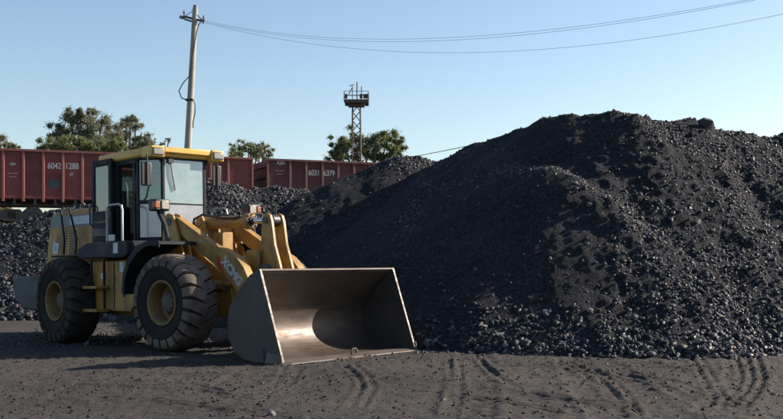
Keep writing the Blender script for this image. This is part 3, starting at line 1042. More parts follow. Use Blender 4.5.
# --- rear chassis
part('rear_frame', MB().prism([(-5.3, .62), (-5.3, 1.1), (-4.2, 1.15), (-2.2, 1.2), (-1.75, 1.0), (-1.75, .55), (-2.2, .5), (-4.2, .55)], -.42, .42), M['yellow'])
part('rear_axle', MB().cyl((-3.3, -1.0, .785), (-3.3, 1.0, .785), .15, 20).cyl((-3.3, -.3, .785), (-3.3, .3, .785), .28, 24), M['hub'], bevel=0)
part('hood', MB().prism([(-5.32, 1.25), (-5.30, 1.53), (-5.2, 1.98), (-5.08, 2.42), (-4.98, 2.50), (-4.5, 2.555), (-3.3, 2.54), (-2.80, 2.54), (-2.80, 1.2)], -.62, .62), M['yellow'], bevel=0.05)
hood = bpy.data.objects[[o.name for o in loader.children if o.name.startswith('hood')][0]]
for sg in (-1, 1):
    b = MB(); ya, yb = sorted((sg * .621, sg * .626)); b.prism([(-5.06, 2.225), (-5.0, 2.44), (-3.0, 2.42), (-3.0, 2.19)], ya, yb)
    part('hood_band', b, M['band'], bevel=0, parent=hood)
    b = MB(); ya, yb = sorted((sg * .6262, sg * .629)); b.box(-4.2, -3.35, ya, yb, 2.24, 2.40)
    part('hood_plate', b, M['sticker'], bevel=0, parent=hood)
    b = MB(); ya, yb = sorted((sg * .615, sg * .628)); b.box(-4.26, -3.96, ya, yb, 1.64, 2.14)
    vent = part('vent_panel', b, M['black'], bevel=0, parent=hood)
    for k in range(9):
        ya, yb = sorted((sg * .6285, sg * .645))
        part('louvre', MB().box(-4.25, -3.97, ya, yb, 1.67 + k * .052, 1.695 + k * .052), M['yellow'], bevel=0.004, parent=hood)
    part('panel_seam', MB().box(-4.40, -4.385, sorted((sg * .620, sg * .6235))[0], sorted((sg * .620, sg * .6235))[1], 1.3, 2.2), M['black'], bevel=0, parent=hood)
# blue-white sticker on the rear flank
part('sticker', MB().prism([(-4.96, 1.68), (-4.98, 1.80), (-4.92, 1.96), (-4.84, 1.90), (-4.70, 1.90), (-4.72, 1.80), (-4.76, 1.68), (-4.86, 1.69)], -.627, -.6215), M['sticker'], bevel=0)
part('sticker_mark', MB().prism([(-4.89, 1.76), (-4.90, 1.84), (-4.84, 1.87), (-4.80, 1.80), (-4.83, 1.75)], -.630, -.6275), M['blue_print'], bevel=0)
part('grille', MB().box(-5.40, -5.3, -.5, .5, 1.4, 1.95), M['black'])
part('exhaust_pipe', MB().tube([(-3.6, .25, 2.5), (-3.6, .25, 2.95), (-3.66, .25, 3.05)], .06, 14), M['black'], bevel=0)
part('counterweight', MB().prism_z([(-4.35, -1.06), (-5.2, -1.16), (-5.85, -1.10), (-6.0, -.85), (-6.0, .85), (-5.85, 1.10), (-5.2, 1.16), (-4.35, 1.06)], .62, 1.255), M['grey_iron'], bevel=0.05)
cw = bpy.data.objects[[o.name for o in loader.children if o.name.startswith('counterweight')][0]]
for v in cw.data.vertices:                      # undercut, tapering to the rear as cast
    if v.co.z < 0.9: v.co.z = 0.52 + max(0, (-5.0 - v.co.x)) * 0.33; v.co.x = v.co.x + 0.12 if v.co.x < -5.3 else v.co.x
for sg in (-1, 1):
    # rear mudguard lip
    part('rear_fender', MB().box(-4.25, -2.65, min(sg * .62, sg * 1.0), max(sg * .62, sg * 1.0), 1.60, 1.64), M['navy'])
    for xa, xb in ((-4.30, -4.02), (-3.92, -3.52)):
        part('hood_rail', MB().tube([(xa, sg * .66, 2.56), (xa + .02, sg * .78, 2.52), (xb - .03, sg * .82, 1.95), (xb + .02, sg * .86, 1.66)], .022, 8), M['navy'], bevel=0)
# fuel tank / battery box with steps, below the cab
for sg in (-1, 1):
    y0, y1 = sorted((sg * .45, sg * .95))
    tank = part('side_tank', MB().prism([(-2.75, .62), (-2.75, 1.50), (-1.12, 1.50), (-1.12, .78), (-1.3, .60)], y0, y1), M['yellow'], bevel=0.02)
    ya, yb = sorted((sg * .951, sg * .962))
    part('tank_cover', MB().box(-2.62, -2.12, ya, yb, .72, 1.30), M['yellow'], parent=tank, bevel=.006)
    part('cover_seam', MB().box(-1.86, -1.84, ya, yb, .66, 1.48), M['black'], parent=tank, bevel=0)
    ya, yb = sorted((sg * .963, sg * .967))
    part('label_plate', MB().box(-2.32, -2.22, ya, yb, 1.18, 1.28), M['sticker'], parent=tank, bevel=0)
    ya, yb = sorted((sg * .951, sg * .956))
    part('label_plate', MB().box(-1.64, -1.52, ya, yb, 1.30, 1.47), M['sticker'], parent=tank, bevel=0)
    part('label_plate', MB().box(-1.46, -1.22, ya, yb, 1.33, 1.43), M['yellow_print'], parent=tank, bevel=0)
    part('data_plate', MB().box(-1.46, -1.22, ya, yb, 1.06, 1.27), M['navy'], parent=tank, bevel=0)
    for k, z in enumerate((.62, 1.03)):
        ya, yb = sorted((sg * .97, sg * 1.22))
        part('step', MB().box(-2.52, -2.02, ya, yb, z - .025, z + .025), M['yellow'], bevel=.006)
    for xx in (-2.52, -2.05):
        part('step_bar', MB().box(xx - .02, xx + .02, sorted((sg * 1.02, sg * 1.06))[0], sorted((sg * 1.02, sg * 1.06))[1], .6, 1.52), M['navy'])
    ya, yb = sorted((sg * .60, sg * 1.14))
    part('deck', MB().prism([(-2.85, 1.56), (-2.85, 1.74), (-2.5, 1.83), (-1.05, 1.83), (-1.05, 1.60), (-1.2, 1.54)], ya, yb), M['navy'], bevel=.015)
    ya, yb = sorted((sg * 1.141, sg * 1.146))
    part('deck_plate', MB().box(-1.52, -1.36, ya, yb, 1.62, 1.80), M['sticker'], bevel=0)
    # grab loop in front of the doorway
    part('grab_rail', MB().tube([(-1.85, sg * 1.08, 1.83), (-1.85, sg * 1.08, 2.36), (-1.82, sg * 1.08, 2.44), (-1.74, sg * 1.08, 2.47), (-1.42, sg * 1.08, 2.47), (-1.34, sg * 1.08, 2.44), (-1.31, sg * 1.08, 2.36), (-1.31, sg * 1.08, 1.83)], .021, 10), M['rail_steel'], bevel=0)
    part('white_tie', MB().box(-1.75, -1.55, sg * 1.10 - .012, sg * 1.10 + .012, 1.84, 1.95), M['sticker'], bevel=.004) if sg < 0 else None

# --- cab (plan: chamfered front corners)
CX0, CXs, CXf, CYs, CYf = -2.72, -1.46, -1.05, .70, .42
CZ0, CZs, CZ1 = 1.84, 2.52, 3.30
plan = [(CX0, -CYs), (CXs, -CYs), (CXf, -CYf), (CXf, CYf), (CXs, CYs), (CX0, CYs)]
part('cab_floor', MB().prism_z(plan, 1.70, 1.85), M['navy'])


def post(name, x, y, w=.045, z0=CZ0, z1=CZ1, d=None):
    d = d or w
    return part(name, MB().box(x - w, x + w, y - d, y + d, z0, z1), M['navy'], bevel=.012)


for sg in (-1, 1):
    post('cab_pillar', CX0 + .05, sg * (CYs - .05), .06)
    post('cab_pillar', -2.20, sg * (CYs - .04), .05)
    post('cab_pillar', -1.58, sg * (CYs - .04), .045)
    post('cab_pillar', CXs - .02, sg * (CYs - .04), .035)
    post('cab_pillar', CXf - .02, sg * (CYf - .0), .028)
    # upper rail, lower side panel
    y0, y1 = sorted((sg * (CYs - .09), sg * CYs))
    part('cab_rail', MB().box(CX0, CXs, y0, y1, 3.22, 3.32), M['navy'])
    y0, y1 = sorted((sg * (CYs - .06), sg * (CYs - .02)))
    part('rear_side_panel', MB().box(CX0 + .1, -2.25, y0, y1, CZ0, 2.45), M['navy'])
    part('rear_side_window', MB().box(CX0 + .1, -2.25, sg * .66 - .004, sg * .66 + .004, 2.45, 3.22), M['sideglass'], bevel=0)
    # chamfer panes
    a = Vector((CXs + .02, sg * (CYs - .04), 0)); c = Vector((CXf - .03, sg * (CYf + .035), 0))
    n = Vector((a.y - c.y, c.x - a.x, 0)).normalized() * .004
    for nm, z0, z1, mt in (('corner_pane', CZs + .03, CZ1 - .02, 'sideglass'), ('corner_lower_pane', CZ0 + .06, CZs - .03, 'lowglass')):
        p4 = [(a + n).to_2d(), (c + n).to_2d(), (c - n).to_2d(), (a - n).to_2d()]
        part(nm, MB().prism_z([tuple(q) for q in p4], z0, z1), M[mt], bevel=0)
    for z0, z1 in ((CZs - .035, CZs + .035), (CZ0, CZ0 + .06)):
        n2 = n * 6
        p4 = [(a + n2).to_2d(), (c + n2).to_2d(), (c - n2).to_2d(), (a - n2).to_2d()]
        part('corner_rail', MB().prism_z([tuple(q) for q in p4], z0, z1), M['navy'], bevel=.006)
part('windscreen', MB().box(CXf - .012, CXf - .004, -CYf + .03, CYf - .03, CZs - .02, CZ1 + .02), M['windscreen'], bevel=0)
part('lower_windscreen', MB().box(CXf - .012, CXf - .004, -CYf + .03, CYf - .03, CZ0 + .06, CZs - .05), M['lowglass'], bevel=0)
part('windscreen_rail', MB().box(CXf - .04, CXf - .001, -CYf + .028, CYf - .028, CZs - .05, CZs - .02), M['navy'], bevel=.004)
part('windscreen_sill', MB().box(CXf - .05, CXf, -CYf + .028, CYf - .028, CZ0, CZ0 + .06), M['navy'], bevel=.004)
part('rear_window', MB().box(CX0 + .03, CX0 + .04, -.62, .62, 2.5, 3.22), M['sideglass'], bevel=0)
part('rear_wall', MB().box(CX0, CX0 + .06, -.62, .62, CZ0, 2.5), M['navy'])
part('wiper', MB().tube([(CXf + .02, -.30, 3.30), (CXf + .03, -.26, 3.0), (CXf + .02, -.20, 2.72)], .012, 6).box(CXf + .0, CXf + .05, -.34, -.24, 3.2, 3.27), M['black'], bevel=0)
# left door shut, right door swung right back
dl = part('door', MB().box(-2.14, -1.64, .65, .69, 1.88, 2.42).box(-2.14, -2.08, .65, .69, 2.42, 3.24).box(-1.70, -1.64, .65, .69, 2.42, 3.24).box(-2.08, -1.70, .65, .69, 3.18, 3.24), M['navy'])
part('door_window', MB().box(-2.08, -1.70, .665, .673, 2.42, 3.18), M['sideglass'], bevel=0, parent=dl)
dx0, dx1 = -2.94, -2.20
dr = part('door', MB().box(dx0, dx1, -.815, -.76, 1.86, 2.42).box(dx0, dx0 + .11, -.815, -.76, 2.42, 3.36).box(dx1 - .11, dx1, -.815, -.76, 2.42, 3.36).box(dx0 + .11, dx1 - .11, -.815, -.76, 3.24, 3.36), M['navy'], bevel=.02)
dr['label'] = 'open cab door swung flat against the cab side'
part('door_window', MB().box(dx0 + .11, dx1 - .11, -.792, -.784, 2.42, 3.24), M['sideglass'], bevel=0, parent=dr)
part('door_pocket', MB().box(dx0 + .08, dx1 - .1, -.835, -.816, 1.95, 2.10), M['grey_iron'], bevel=.01, parent=dr)
part('door_slot', MB().box(dx0 + .08, dx1 - .1, -.825, -.8155, 2.2, 2.24), M['black'], bevel=0, parent=dr)
part('door_handle', MB().tube([(dx0 + .06, -.82, 2.15), (dx0 + .04, -.87, 2.2), (dx0 + .04, -.87, 2.5), (dx0 + .06, -.82, 2.55)], .014, 8), M['black'], bevel=0, parent=dr)
# roof with visor and lamp pods
roof = part('roof', MB().prism_z([(-2.82, -.74), (-1.22, -.74), (-1.0, -.62), (-1.0, .62), (-1.22, .74), (-2.82, .74)], 3.30, 3.46), M['roof_yellow'], bevel=.035)
for sg in (-1, 1):
    y0, y1 = sorted((sg * .48, sg * .745))
    part('lamp_pod', MB().box(-1.24, -.89, y0, y1, 3.275, 3.47), M['roof_yellow'], parent=roof, bevel=.02)
    y0, y1 = sorted((sg * .515, sg * .71))
    part('roof_lamp', MB().box(-.89, -.868, y0, y1, 3.315, 3.425), M['lens'], parent=roof, bevel=.012)
    y0, y1 = sorted((sg * .505, sg * .72))
    part('lamp_bezel', MB().box(-.892, -.874, y0, y1, 3.305, 3.435), M['black'], parent=roof, bevel=.004)
part('visor', MB().box(-1.02, -.91, -.479, .479, 3.36, 3.465), M['roof_yellow'], parent=roof, bevel=.02)
part('cab_gutter', MB().prism_z([(-2.78, -.712), (-1.42, -.712), (-1.04, -.50), (-1.04, .50), (-1.42, .712), (-2.78, .712)], 3.262, 3.299), M['navy'], bevel=.004)
# interior
part('seat', MB().box(-2.35, -1.85, -.25, .25, 2.05, 2.2).box(-2.42, -2.28, -.25, .25, 2.2, 2.85).box(-2.3, -1.95, -.12, .12, 1.85, 2.05), M['seat'], bevel=.04)
part('dashboard', MB().prism([(-1.35, 1.85), (-1.35, 2.38), (-1.2, 2.42), (-1.08, 2.35), (-1.08, 1.85)], -.22, .22), M['seat'], bevel=.03)
sw = MB()
for k in range(24):
    t0, t1 = 2 * math.pi * k / 24, 2 * math.pi * (k + 1) / 24
    q = lambda t: (-1.48 + .12 * math.cos(t), .2 * math.sin(t), 2.55 + .16 * math.cos(t))
    sw.cyl(q(t0), q(t1), .015, 6)
sw.cyl((-1.48, 0, 2.55), (-1.22, 0, 2.38), .025, 8).cyl((-1.48, -.2, 2.55), (-1.48, .2, 2.55), .012, 6)
part('steering_wheel', sw, M['black'], bevel=0)
# mirrors on stalks
for sg, x, ay, dz in ((-1, -.46, 1.08, 0), (1, -1.42, .95, .15)):
    yy = sg * ay
    st = part('mirror_arm', MB().tube([(-1.1, sg * .72, 3.26), (x, yy, 3.24 + dz), (x, yy, 2.72 + dz)], .014, 8), M['black'], bevel=0)
    part('mirror', MB().box(x - .05, x - .01, yy - .10, yy + .10, 2.72 + dz, 3.12 + dz), M['black'], bevel=.02)
    part('mirror_glass', MB().box(x - .055, x - .0505, yy - .085, yy + .085, 2.74 + dz, 3.10 + dz), M['mirror'], bevel=0)
# antenna-like grab bars beside the door
part('door_grab', MB().tube([(-1.38, -.80, 2.55), (-1.33, -.82, 2.62), (-1.27, -.82, 2.9), (-1.30, -.80, 2.98)], .016, 8), M['black'], bevel=0)

# --- front chassis, fenders
part('front_frame', MB().prism([(-1.55, .55), (-1.55, 1.05), (-1.0, 1.35), (-.45, 1.75), (-.1, 1.5), (.55, 1.15), (.6, .6), (.2, .5)], -.40, .40), M['yellow'], True, .02)
part('front_axle', MB().cyl((0, -1.0, .785), (0, 1.0, .785), .15, 20).cyl((0, -.3, .785), (0, .3, .785), .28, 24), M['hub'], True, 0)
part('joint_hinge', MB().cyl((-1.65, 0, .5), (-1.65, 0, 1.15), .16, 20).box(-1.9, -1.4, -.2, .2, .62, .72).box(-1.9, -1.4, -.2, .2, .95, 1.05), M['hub'], False, .01)
for sg in (-1, 1):
    arc = [(-1.02, .95), (-.99, 1.25), (-.86, 1.50), (-.64, 1.68), (-.38, 1.775), (-.2, 1.79), (-.04, 1.785), (.0, 1.76)]
    inn = [(x + .0 + (.035 if x < -.5 else 0), z - .035) for x, z in arc]
    y0, y1 = sorted((sg * .66, sg * 1.40))
    fd = part('front_fender', MB().strip(arc, inn, y0, y1), M['navy'], True, .006)
    ya, yb = sorted((sg * 1.40, sg * 1.425))
    part('fender_lip', MB().strip([(x, z + .01) for x, z in arc], [(x + (.06 if x < -.5 else 0), z - .085) for x, z in arc], ya, yb), M['navy'], True, .006)
    # lamps on stalks
    xl, zl, yl = -.52, 2.40, sg * 1.02
    part('lamp_stalk', MB().tube([(-.34, sg * .98, 1.79), (-.42, sg * .98, 2.05), (xl - .02, yl, zl - .1)], .035, 8), M['navy'], True, 0)
    hl = part('headlamp', MB().box(xl - .10, xl + .10, yl - .15, yl + .15, zl - .10, zl + .10), M['black'], True, .025)
    ya, yb = sorted((yl - sg * .12, yl + sg * .03))
    part('headlamp_lens', MB().box(xl + .1005, xl + .118, ya, yb, zl - .07, zl + .07), M['lens'], bevel=.015, parent=hl)
    ya, yb = sorted((yl + sg * .06, yl + sg * .158))
    part('turn_signal', MB().box(xl + .02, xl + .112, ya, yb, zl - .055, zl + .055), M['amber'], bevel=.012, parent=hl)
    # boom pivot towers
    for q, (ya, yb) in enumerate(((.50, .545), (.66, .705))):
        ya, yb = sorted((sg * ya, sg * yb))
        part('pivot_plate', MB().prism([(-.98, 1.2), (-.82, 2.1), (-.80, 2.24), (-.70, 2.29), (-.58, 2.25), (-.50, 2.1), (-.30, 1.55), (-.2, 1.2)], ya, yb), M['yellow'], True, .01)
    part('pivot_pin', MB().cyl((-.68, sg * .49, 2.14), (-.68, sg * .72, 2.14), .07, 18), M['hub'], True, .006)
    # boom arm
    y0, y1 = sorted((sg * .56, sg * .645))
    top = [(-.80, 2.16), (-.70, 2.24), (-.5, 2.20), (-.1, 1.99), (.44, 1.70), (.75, 1.61), (1.00, 1.49), (1.17, 1.33), (1.32, 1.08), (1.46, .72), (1.60, .50), (1.69, .40), (1.71, .30)]
    bot = [(1.66, .21), (1.54, .19), (1.40, .26), (1.22, .50), (1.08, .80), (.86, 1.06), (.62, 1.25), (.40, 1.40), (-.1, 1.70), (-.5, 1.95), (-.72, 2.03)]
    arm = part('boom_arm', MB().prism(top + bot, y0, y1), M['yellow'], True, .012)
    # thin bright edge flange along the top
    part('boom_flange', MB().strip([(x, z + .012) for x, z in top[2:10]], [(x, z - .01) for x, z in top[2:10]], sg * .60 - .075, sg * .60 + .075), M['yellow'], True, .005)
    part('boom_pin', MB().cyl((1.60, sg * .48, .32), (1.60, sg * .74, .32), .05, 16), M['hub'], True, .004)
    part('lift_cylinder', MB().cyl((-.55, sg * .44, 1.0), (.45, sg * .44, 1.05), .085, 18).cyl((.45, sg * .44, 1.05), (1.0, sg * .46, 1.12), .045, 14).cyl((1.0, sg * .40, 1.12), (1.0, sg * .555, 1.12), .08, 16), M['yellow'], True, 0)
part('boom_crossbeam', MB().cyl((.78, -.56, 1.40), (.78, .56, 1.40), .125, 24).box(.66, .90, -.56, .56, 1.28, 1.36), M['yellow'], True, .01)
# lettering on the near arm: XCMG behind a red stroke
def arm_print(name, me, mat, x, z, ang):
    o = link(name, me, mat, loader)
    o.matrix_local = FRONT @ Matrix.Translation((x, -.6465, z)) @ Matrix.Rotation(ang, 4, 'Y') @ Matrix.Rotation(math.radians(90), 4, 'X')
    return o
arm_print('lettering', text_mesh('XCMG', 0.205, 0.0015, 0.010), M['white_print'], .86, 1.27, math.radians(43))
rs = MB().prism_z([(-.10, .055), (.02, .065), (.0, .03), (.13, -.07), (.30, -.085), (.10, -.10), (-.02, -.06)], 0, .002)
arm_print('red_stroke', rs.mesh('red_stroke', 0), M['red_print'], .55, 1.45, math.radians(36))
# tilt cylinder, bracket, bell crank
part('tilt_bracket', MB().prism([(-.72, 1.5), (-.66, 2.1), (-.58, 2.25), (-.47, 2.25), (-.38, 2.1), (-.28, 1.5)], -.17, -.12).prism([(-.72, 1.5), (-.66, 2.1), (-.58, 2.25), (-.47, 2.25), (-.38, 2.1), (-.28, 1.5)], .12, .17).cyl((-.53, -.19, 2.12), (-.53, .19, 2.12), .06, 16), M['yellow'], True, .01)
tc_ = part('tilt_cylinder', MB().cyl((-.62, 0, 2.12), (.60, 0, 2.115), .108, 28).cyl((.50, 0, 2.115), (.64, 0, 2.115), .135, 28), M['yellow'], True, .01)
fb = MB()
for k in range(8):
    t = 2 * math.pi * k / 8
    fb.cyl((.63, .112 * math.cos(t), 2.115 + .112 * math.sin(t)), (.665, .112 * math.cos(t), 2.115 + .112 * math.sin(t)), .016, 6)
part('flange_bolt', fb, M['hub'], parent=tc_, bevel=0)
part('gland', MB().cyl((.641, 0, 2.115), (.68, 0, 2.115), .08, 20), M['black'], parent=tc_, bevel=0)
part('cylinder_rod', MB().cyl((.60, 0, 2.115), (1.12, 0, 2.105), .05, 20), M['steel'], parent=tc_, bevel=0)
part('rod_eye', MB().cyl((1.16, -.075, 2.10), (1.16, .075, 2.10), .10, 20), M['black'], parent=tc_, bevel=.008)
part('hydraulic_hose', MB().tube([(-.55, -.14, 1.7), (-.72, -.17, 1.95), (-.66, -.17, 2.2), (-.45, -.15, 2.27), (0, -.13, 2.19), (.35, -.13, 2.17), (.45, -.08, 2.20)], .022, 8), M['black'], True, 0)
part('hydraulic_hose', MB().tube([(-.5, .14, 1.7), (-.7, .17, 2.0), (-.6, .17, 2.24), (-.3, .15, 2.27), (.3, .13, 2.2)], .022, 8), M['black'], True, 0)
part('valve_block', MB().box(-.2, .02, -.12, .12, 1.60, 1.95).cyl((-.09, -.14, 1.8), (-.09, .14, 1.8), .05, 12), M['yellow'], True, .015)
for sg in (-1, 1):
    y0, y1 = sorted((sg * .10, sg * .165))
    part('bell_crank', MB().prism([(1.05, 2.10), (1.09, 2.19), (1.16, 2.22), (1.24, 2.19), (1.28, 2.08), (1.34, 1.70), (1.46, 1.36), (1.50, 1.20), (1.40, .80), (1.28, .52), (1.18, .50), (1.10, .58), (1.02, .95), (.95, 1.22), (1.02, 1.60)], y0, y1), M['yellow'], True, .012)
    part('crank_rib', MB().box(.78, 1.08, sg * .24 - .03, sg * .24 + .03, 1.22, 1.62), M['yellow'], True, .02)
for xx, zz, hw, rr in ((1.16, 2.10, .2, .055), (1.2, 1.30, .3, .08), (1.19, .58, .2, .055)):
    part('crank_pin', MB().cyl((xx, -hw, zz), (xx, hw, zz), rr, 16), M['hub'], True, .006)
part('grease_post', MB().cyl((1.16, .05, 2.2), (1.16, .05, 2.36), .018, 8), M['black'], True, 0)
part('bucket_link', MB().prism([(1.12, .52), (1.14, .66), (1.45, .80), (1.74, .90), (1.78, .80), (1.5, .68)], -.07, .07), M['yellow'], True, .01)

# --- bucket
ins = [(2.86, -.045), (2.50, -.035), (2.30, -.02)]
for k in range(0, 13):
    t = math.radians(-90 + (k / 12) * -112)
    ins.append((2.27 + .50 * math.cos(t), .47 + .49 * math.sin(t)))
ins += [(2.02, .885), (2.22, 1.07), (2.43, 1.265)]
ins = [p for i, p in enumerate(ins) if i == 0 or math.hypot(p[0] - ins[i - 1][0], p[1] - ins[i - 1][1]) > .01]
outp = []
for i, p in enumerate(ins):
    a = ins[max(i - 1, 0)]; b = ins[min(i + 1, len(ins) - 1)]
    dx, dz = b[0] - a[0], b[1] - a[1]; L = math.hypot(dx, dz)
    nx, nz = dz / L, -dx / L
    s_ = 1
    if (p[0] + nx * .1 - 2.3) ** 2 + (p[1] + nz * .1 - .5) ** 2 < (p[0] - 2.3) ** 2 + (p[1] - .5) ** 2: s_ = -1
    outp.append((p[0] + s_ * nx * .028, p[1] + s_ * nz * .028))
outp[0] = (2.86, -.062); outp[1] = (2.50, -.062)
BW = 1.5
bk = part('bucket', MB().strip(ins, outp, -BW + .03, BW - .03), M['bucket_in'], True, .004, smooth=50)
side = [(2.90, -.05), (2.44, 1.285), (2.36, 1.27), (2.22, 1.20), (1.98, .98), (1.78, .73), (1.735, .50), (1.76, .26), (1.88, .08), (2.08, -.02), (2.30, -.062)]
for sg in (-1, 1):
    y0, y1 = sorted((sg * (BW - .029), sg * BW))
    part('side_plate', MB().prism(side, y0, y1), M['bucket_out'] if False else M['bucket_out'], bevel=.004, parent=bk)
    y0, y1 = sorted((sg * (BW - .034), sg * (BW + .008)))
    part('side_cutter', MB().prism([(2.90, -.055), (2.912, -.03), (2.458, 1.30), (2.438, 1.29), (2.885, .0)], y0, y1), M['edge'], bevel=.004, parent=bk)
    y0, y1 = sorted((sg * (BW + .001), sg * (BW + .03)))
    part('corner_shoe', MB().prism([(2.92, -.06), (2.90, .08), (2.62, .10), (2.55, -.06)], y0, y1), M['edge'], bevel=.008, parent=bk)
    y0, y1 = sorted((sg * (BW + .001), sg * (BW + .016)))
    part('wear_plate', MB().prism([(2.54, -.055), (2.52, .15), (2.02, .16), (1.93, .10), (2.10, -.01), (2.3, -.05)], y0, y1), M['bucket_out'], bevel=.004, parent=bk)
part('cutting_edge', MB().prism([(2.965, -.066), (2.95, -.05), (2.80, -.028), (2.62, -.028), (2.62, -.066)], -BW - .02, BW + .02), M['edge'], bevel=.003, parent=bk)
part('top_lip', MB().prism([(2.455, 1.30), (2.475, 1.275), (2.40, 1.225), (2.36, 1.262)], -BW + .032, BW - .032), M['edge'], bevel=.004, parent=bk)
for yy in (-.62, -.52, .52, .62, -.12, .12):
    part('hinge_lug', MB().prism([(1.80, .16), (1.56, .22), (1.54, .40), (1.745, .54), (1.745, .40)] if abs(yy) > .3 else [(1.755, .64), (1.68, .80), (1.70, .94), (1.86, .98), (1.96, .94)], yy - .02, yy + .02), M['bucket_out'], bevel=.005, parent=bk)
hk = MB(); hk.tube([(2.84, .02, -.03), (2.83, .02, .03), (2.82, .06, .06), (2.82, .12, .06), (2.83, .15, .03), (2.84, .13, -.01)], .015, 8)
part('hook', hk, M['black'], bevel=0, parent=bk)


# ------------------------------------------------------------------ utility poles and wires
def utility_pole(base, top, label, detail=True):
    b, t = Vector(base), Vector(top)
    e = tag(empty('utility_pole', b), label, 'utility pole', 'concrete utility poles')
    d = t - b
    MB().tube([(0, 0, -.4), d * .5, d], [.17, .135, .10], 12).build('shaft', M['concrete'], e, 0)
    MB().cyl(d, d + Vector((0, 0, .1)), .085, 12).build('cap', M['insul'], e)
    up = d.normalized()
    MB().box(-.45, .35, -.04, .04, -.035, .035, Matrix.Translation(d - up * .42) @ Matrix.Rotation(.25, 4, 'Y')).build('crossarm', M['mast'], e)
    for x in (-.42, .32):
        z = -.42 + (-x) * .25
        MB().cyl(d + Vector((x, 0, z)), d + Vector((x, 0, z + .12)), .02, 8).cyl(d + Vector((x, 0, z + .10)), d + Vector((x, 0, z + .22)), .05, 10, .03).build('insulator', M['insul'], e)
    MB().cyl(d - up * .05, d + Vector((-.42, 0, -.33)), .012, 6).build('stay_rod', M['cable'], e)
    return e, d


PB = np.array([(180 - 391.5) / F * 38, 38, 0.0]); PT = W(195.3, 8, 38)
pole, pd = utility_pole(PB, PT, 'leaning grey concrete utility pole with a looped cable behind the cab')
q = lambda px, py, dy=-.16: Vector(W(px, py, 38 + dy)) - Vector(PB)
MB().tube([q(199, 24), q(196.5, 32), q(192, 60, -.17), q(189.5, 76), q(183, 83), q(178.8, 91), q(181.5, 98), q(187.5, 100)], .022, 6).build('cable_loop', M['cable'], pole, 0)
MB().tube([q(187.5, 100), q(192.5, 99), q(195.2, 104), q(195, 113), q(193, 122), q(193, 128)], .022, 6).build('cable_tail', M['cable'], pole, 0)
MB().box(-.15, .15, -.15, .15, -.03, .03, Matrix.Translation(q(189.8, 100, 0))).build('clamp_band', M['cable'], pole)
MB().tube([q(181, 17, 0), q(187, 20, 0), q(192.5, 21.5, 0)], .035, 8).cyl(q(180, 16.5, 0), q(183, 18, 0), .06, 10).build('lamp_arm', M['insul'], pole, 0)
MB().tube([q(197, 15), q(201, 19), q(204.5, 20), q(203, 24), q(200.5, 22), q(198, 26)], .02, 6).build('jumper_cable', M['cable'], pole, 0)

P2 = np.array([30.0, 2.0])
P1 = PT[:2]
sets = [([(263, 32.5), (332, 37), (420, 38), (560, 29.5), (745, 0)], (204.5, 20.5), 'thin overhead wire, the upper of the pair'),
        ([(263, 34), (332, 39.5), (420, 40.5), (560, 32), (740, 2.5)], (204, 21.5), 'thin overhead wire just under the top one'),
        ([(263, 36), (313, 44), (420, 52.5), (600, 44), (783, 14)], (204, 22.5), 'thin overhead wire sagging lowest across the sky')]
endz = []
for pts, st, lab in sets:
    a = W(*st, 38)
    d = P2 - a[:2]
    ts, zs = [0, 0, 0], [a[2]] * 3
    for px, py in pts:
        k = (px - 391.5) / F
        t = (k * a[1] - a[0]) / (d[0] - k * d[1])
        Yd = a[1] + t * d[1]
        ts.append(t); zs.append(EYE + (HZ - py) / F * Yd)
    cf = np.polyfit(ts, zs, 3)
    # catenary-like: keep the fitted curve while in view, then rise evenly to the next pole
    tmax = ts[-1]
    tt = np.linspace(0, 1, 70)
    zfit = np.polyval(cf, tt)
    sl_ = np.polyval(np.polyder(cf), tmax); z1 = np.polyval(cf, tmax)
    zz = np.where(tt <= tmax, zfit, z1 + sl_ * (tt - tmax))
    endz.append(zz[-1])
    wmb = MB().tube([(a[0] + t * d[0], a[1] + t * d[1], z) for t, z in zip(tt, zz)], .0045, 5)
    tag(wmb.build('overhead_wire', M['wire'], None, 0), lab, 'wire', 'overhead wires')
utility_pole((P2[0], P2[1], 0), (P2[0], P2[1], max(endz) + .4), 'concrete utility pole off to the right carrying the wires')

# ------------------------------------------------------------------ floodlight mast
MY = 112.0
mc = W(356.5, 0, MY)[0]
zt = lambda py: EYE + (HZ - py) / F * MY
mast = tag(empty('lattice_mast', (mc, MY, 0)), 'rusty lattice mast with a railed lamp platform, behind the wagons', 'mast')
pz = zt(102.5); hw0, hw1 = .62, .42
cor = [(-1, -1), (1, -1), (1, 1), (-1, 1)]
wid = lambda z: hw0 + (hw1 - hw0) * z / pz
for sx, sy in cor:
    MB().cyl((sx * hw0, sy * hw0, 0), (sx * hw1, sy * hw1, pz), .085, 6).build('leg', M['mast'], mast)
nb = 18
for k in range(nb):
    z0, z1 = pz * k / nb, pz * (k + 1) / nb
    for i in range(4):
        a, b = cor[i], cor[(i + 1) % 4]
        if k % 2: a, b = b, a
        MB().cyl((a[0] * wid(z0), a[1] * wid(z0), z0), (b[0] * wid(z1), b[1] * wid(z1), z1), .055, 5).build('brace', M['mast'], mast)
PW = 1.33
MB().box(-PW, PW, -PW, PW, pz, pz + .14).box(-PW, PW, -PW, -PW + .1, pz - .2, pz).box(-PW, PW, PW - .1, PW, pz - .2, pz).box(-.9, .9, -.5, .5, pz - .5, pz - .2).build('platform', M['mast'], mast)
for i in range(4):
    a, b = cor[i], cor[(i + 1) % 4]
    for h_ in (.55, 1.05):
        MB().cyl((a[0] * PW, a[1] * PW, pz + h_), (b[0] * PW, b[1] * PW, pz + h_), .03, 5).build('guard_rail', M['mast'], mast)
    MB().cyl((a[0] * PW, a[1] * PW, pz), (a[0] * PW, a[1] * PW, pz + 1.05), .035, 5).build('rail_post', M['mast'], mast)
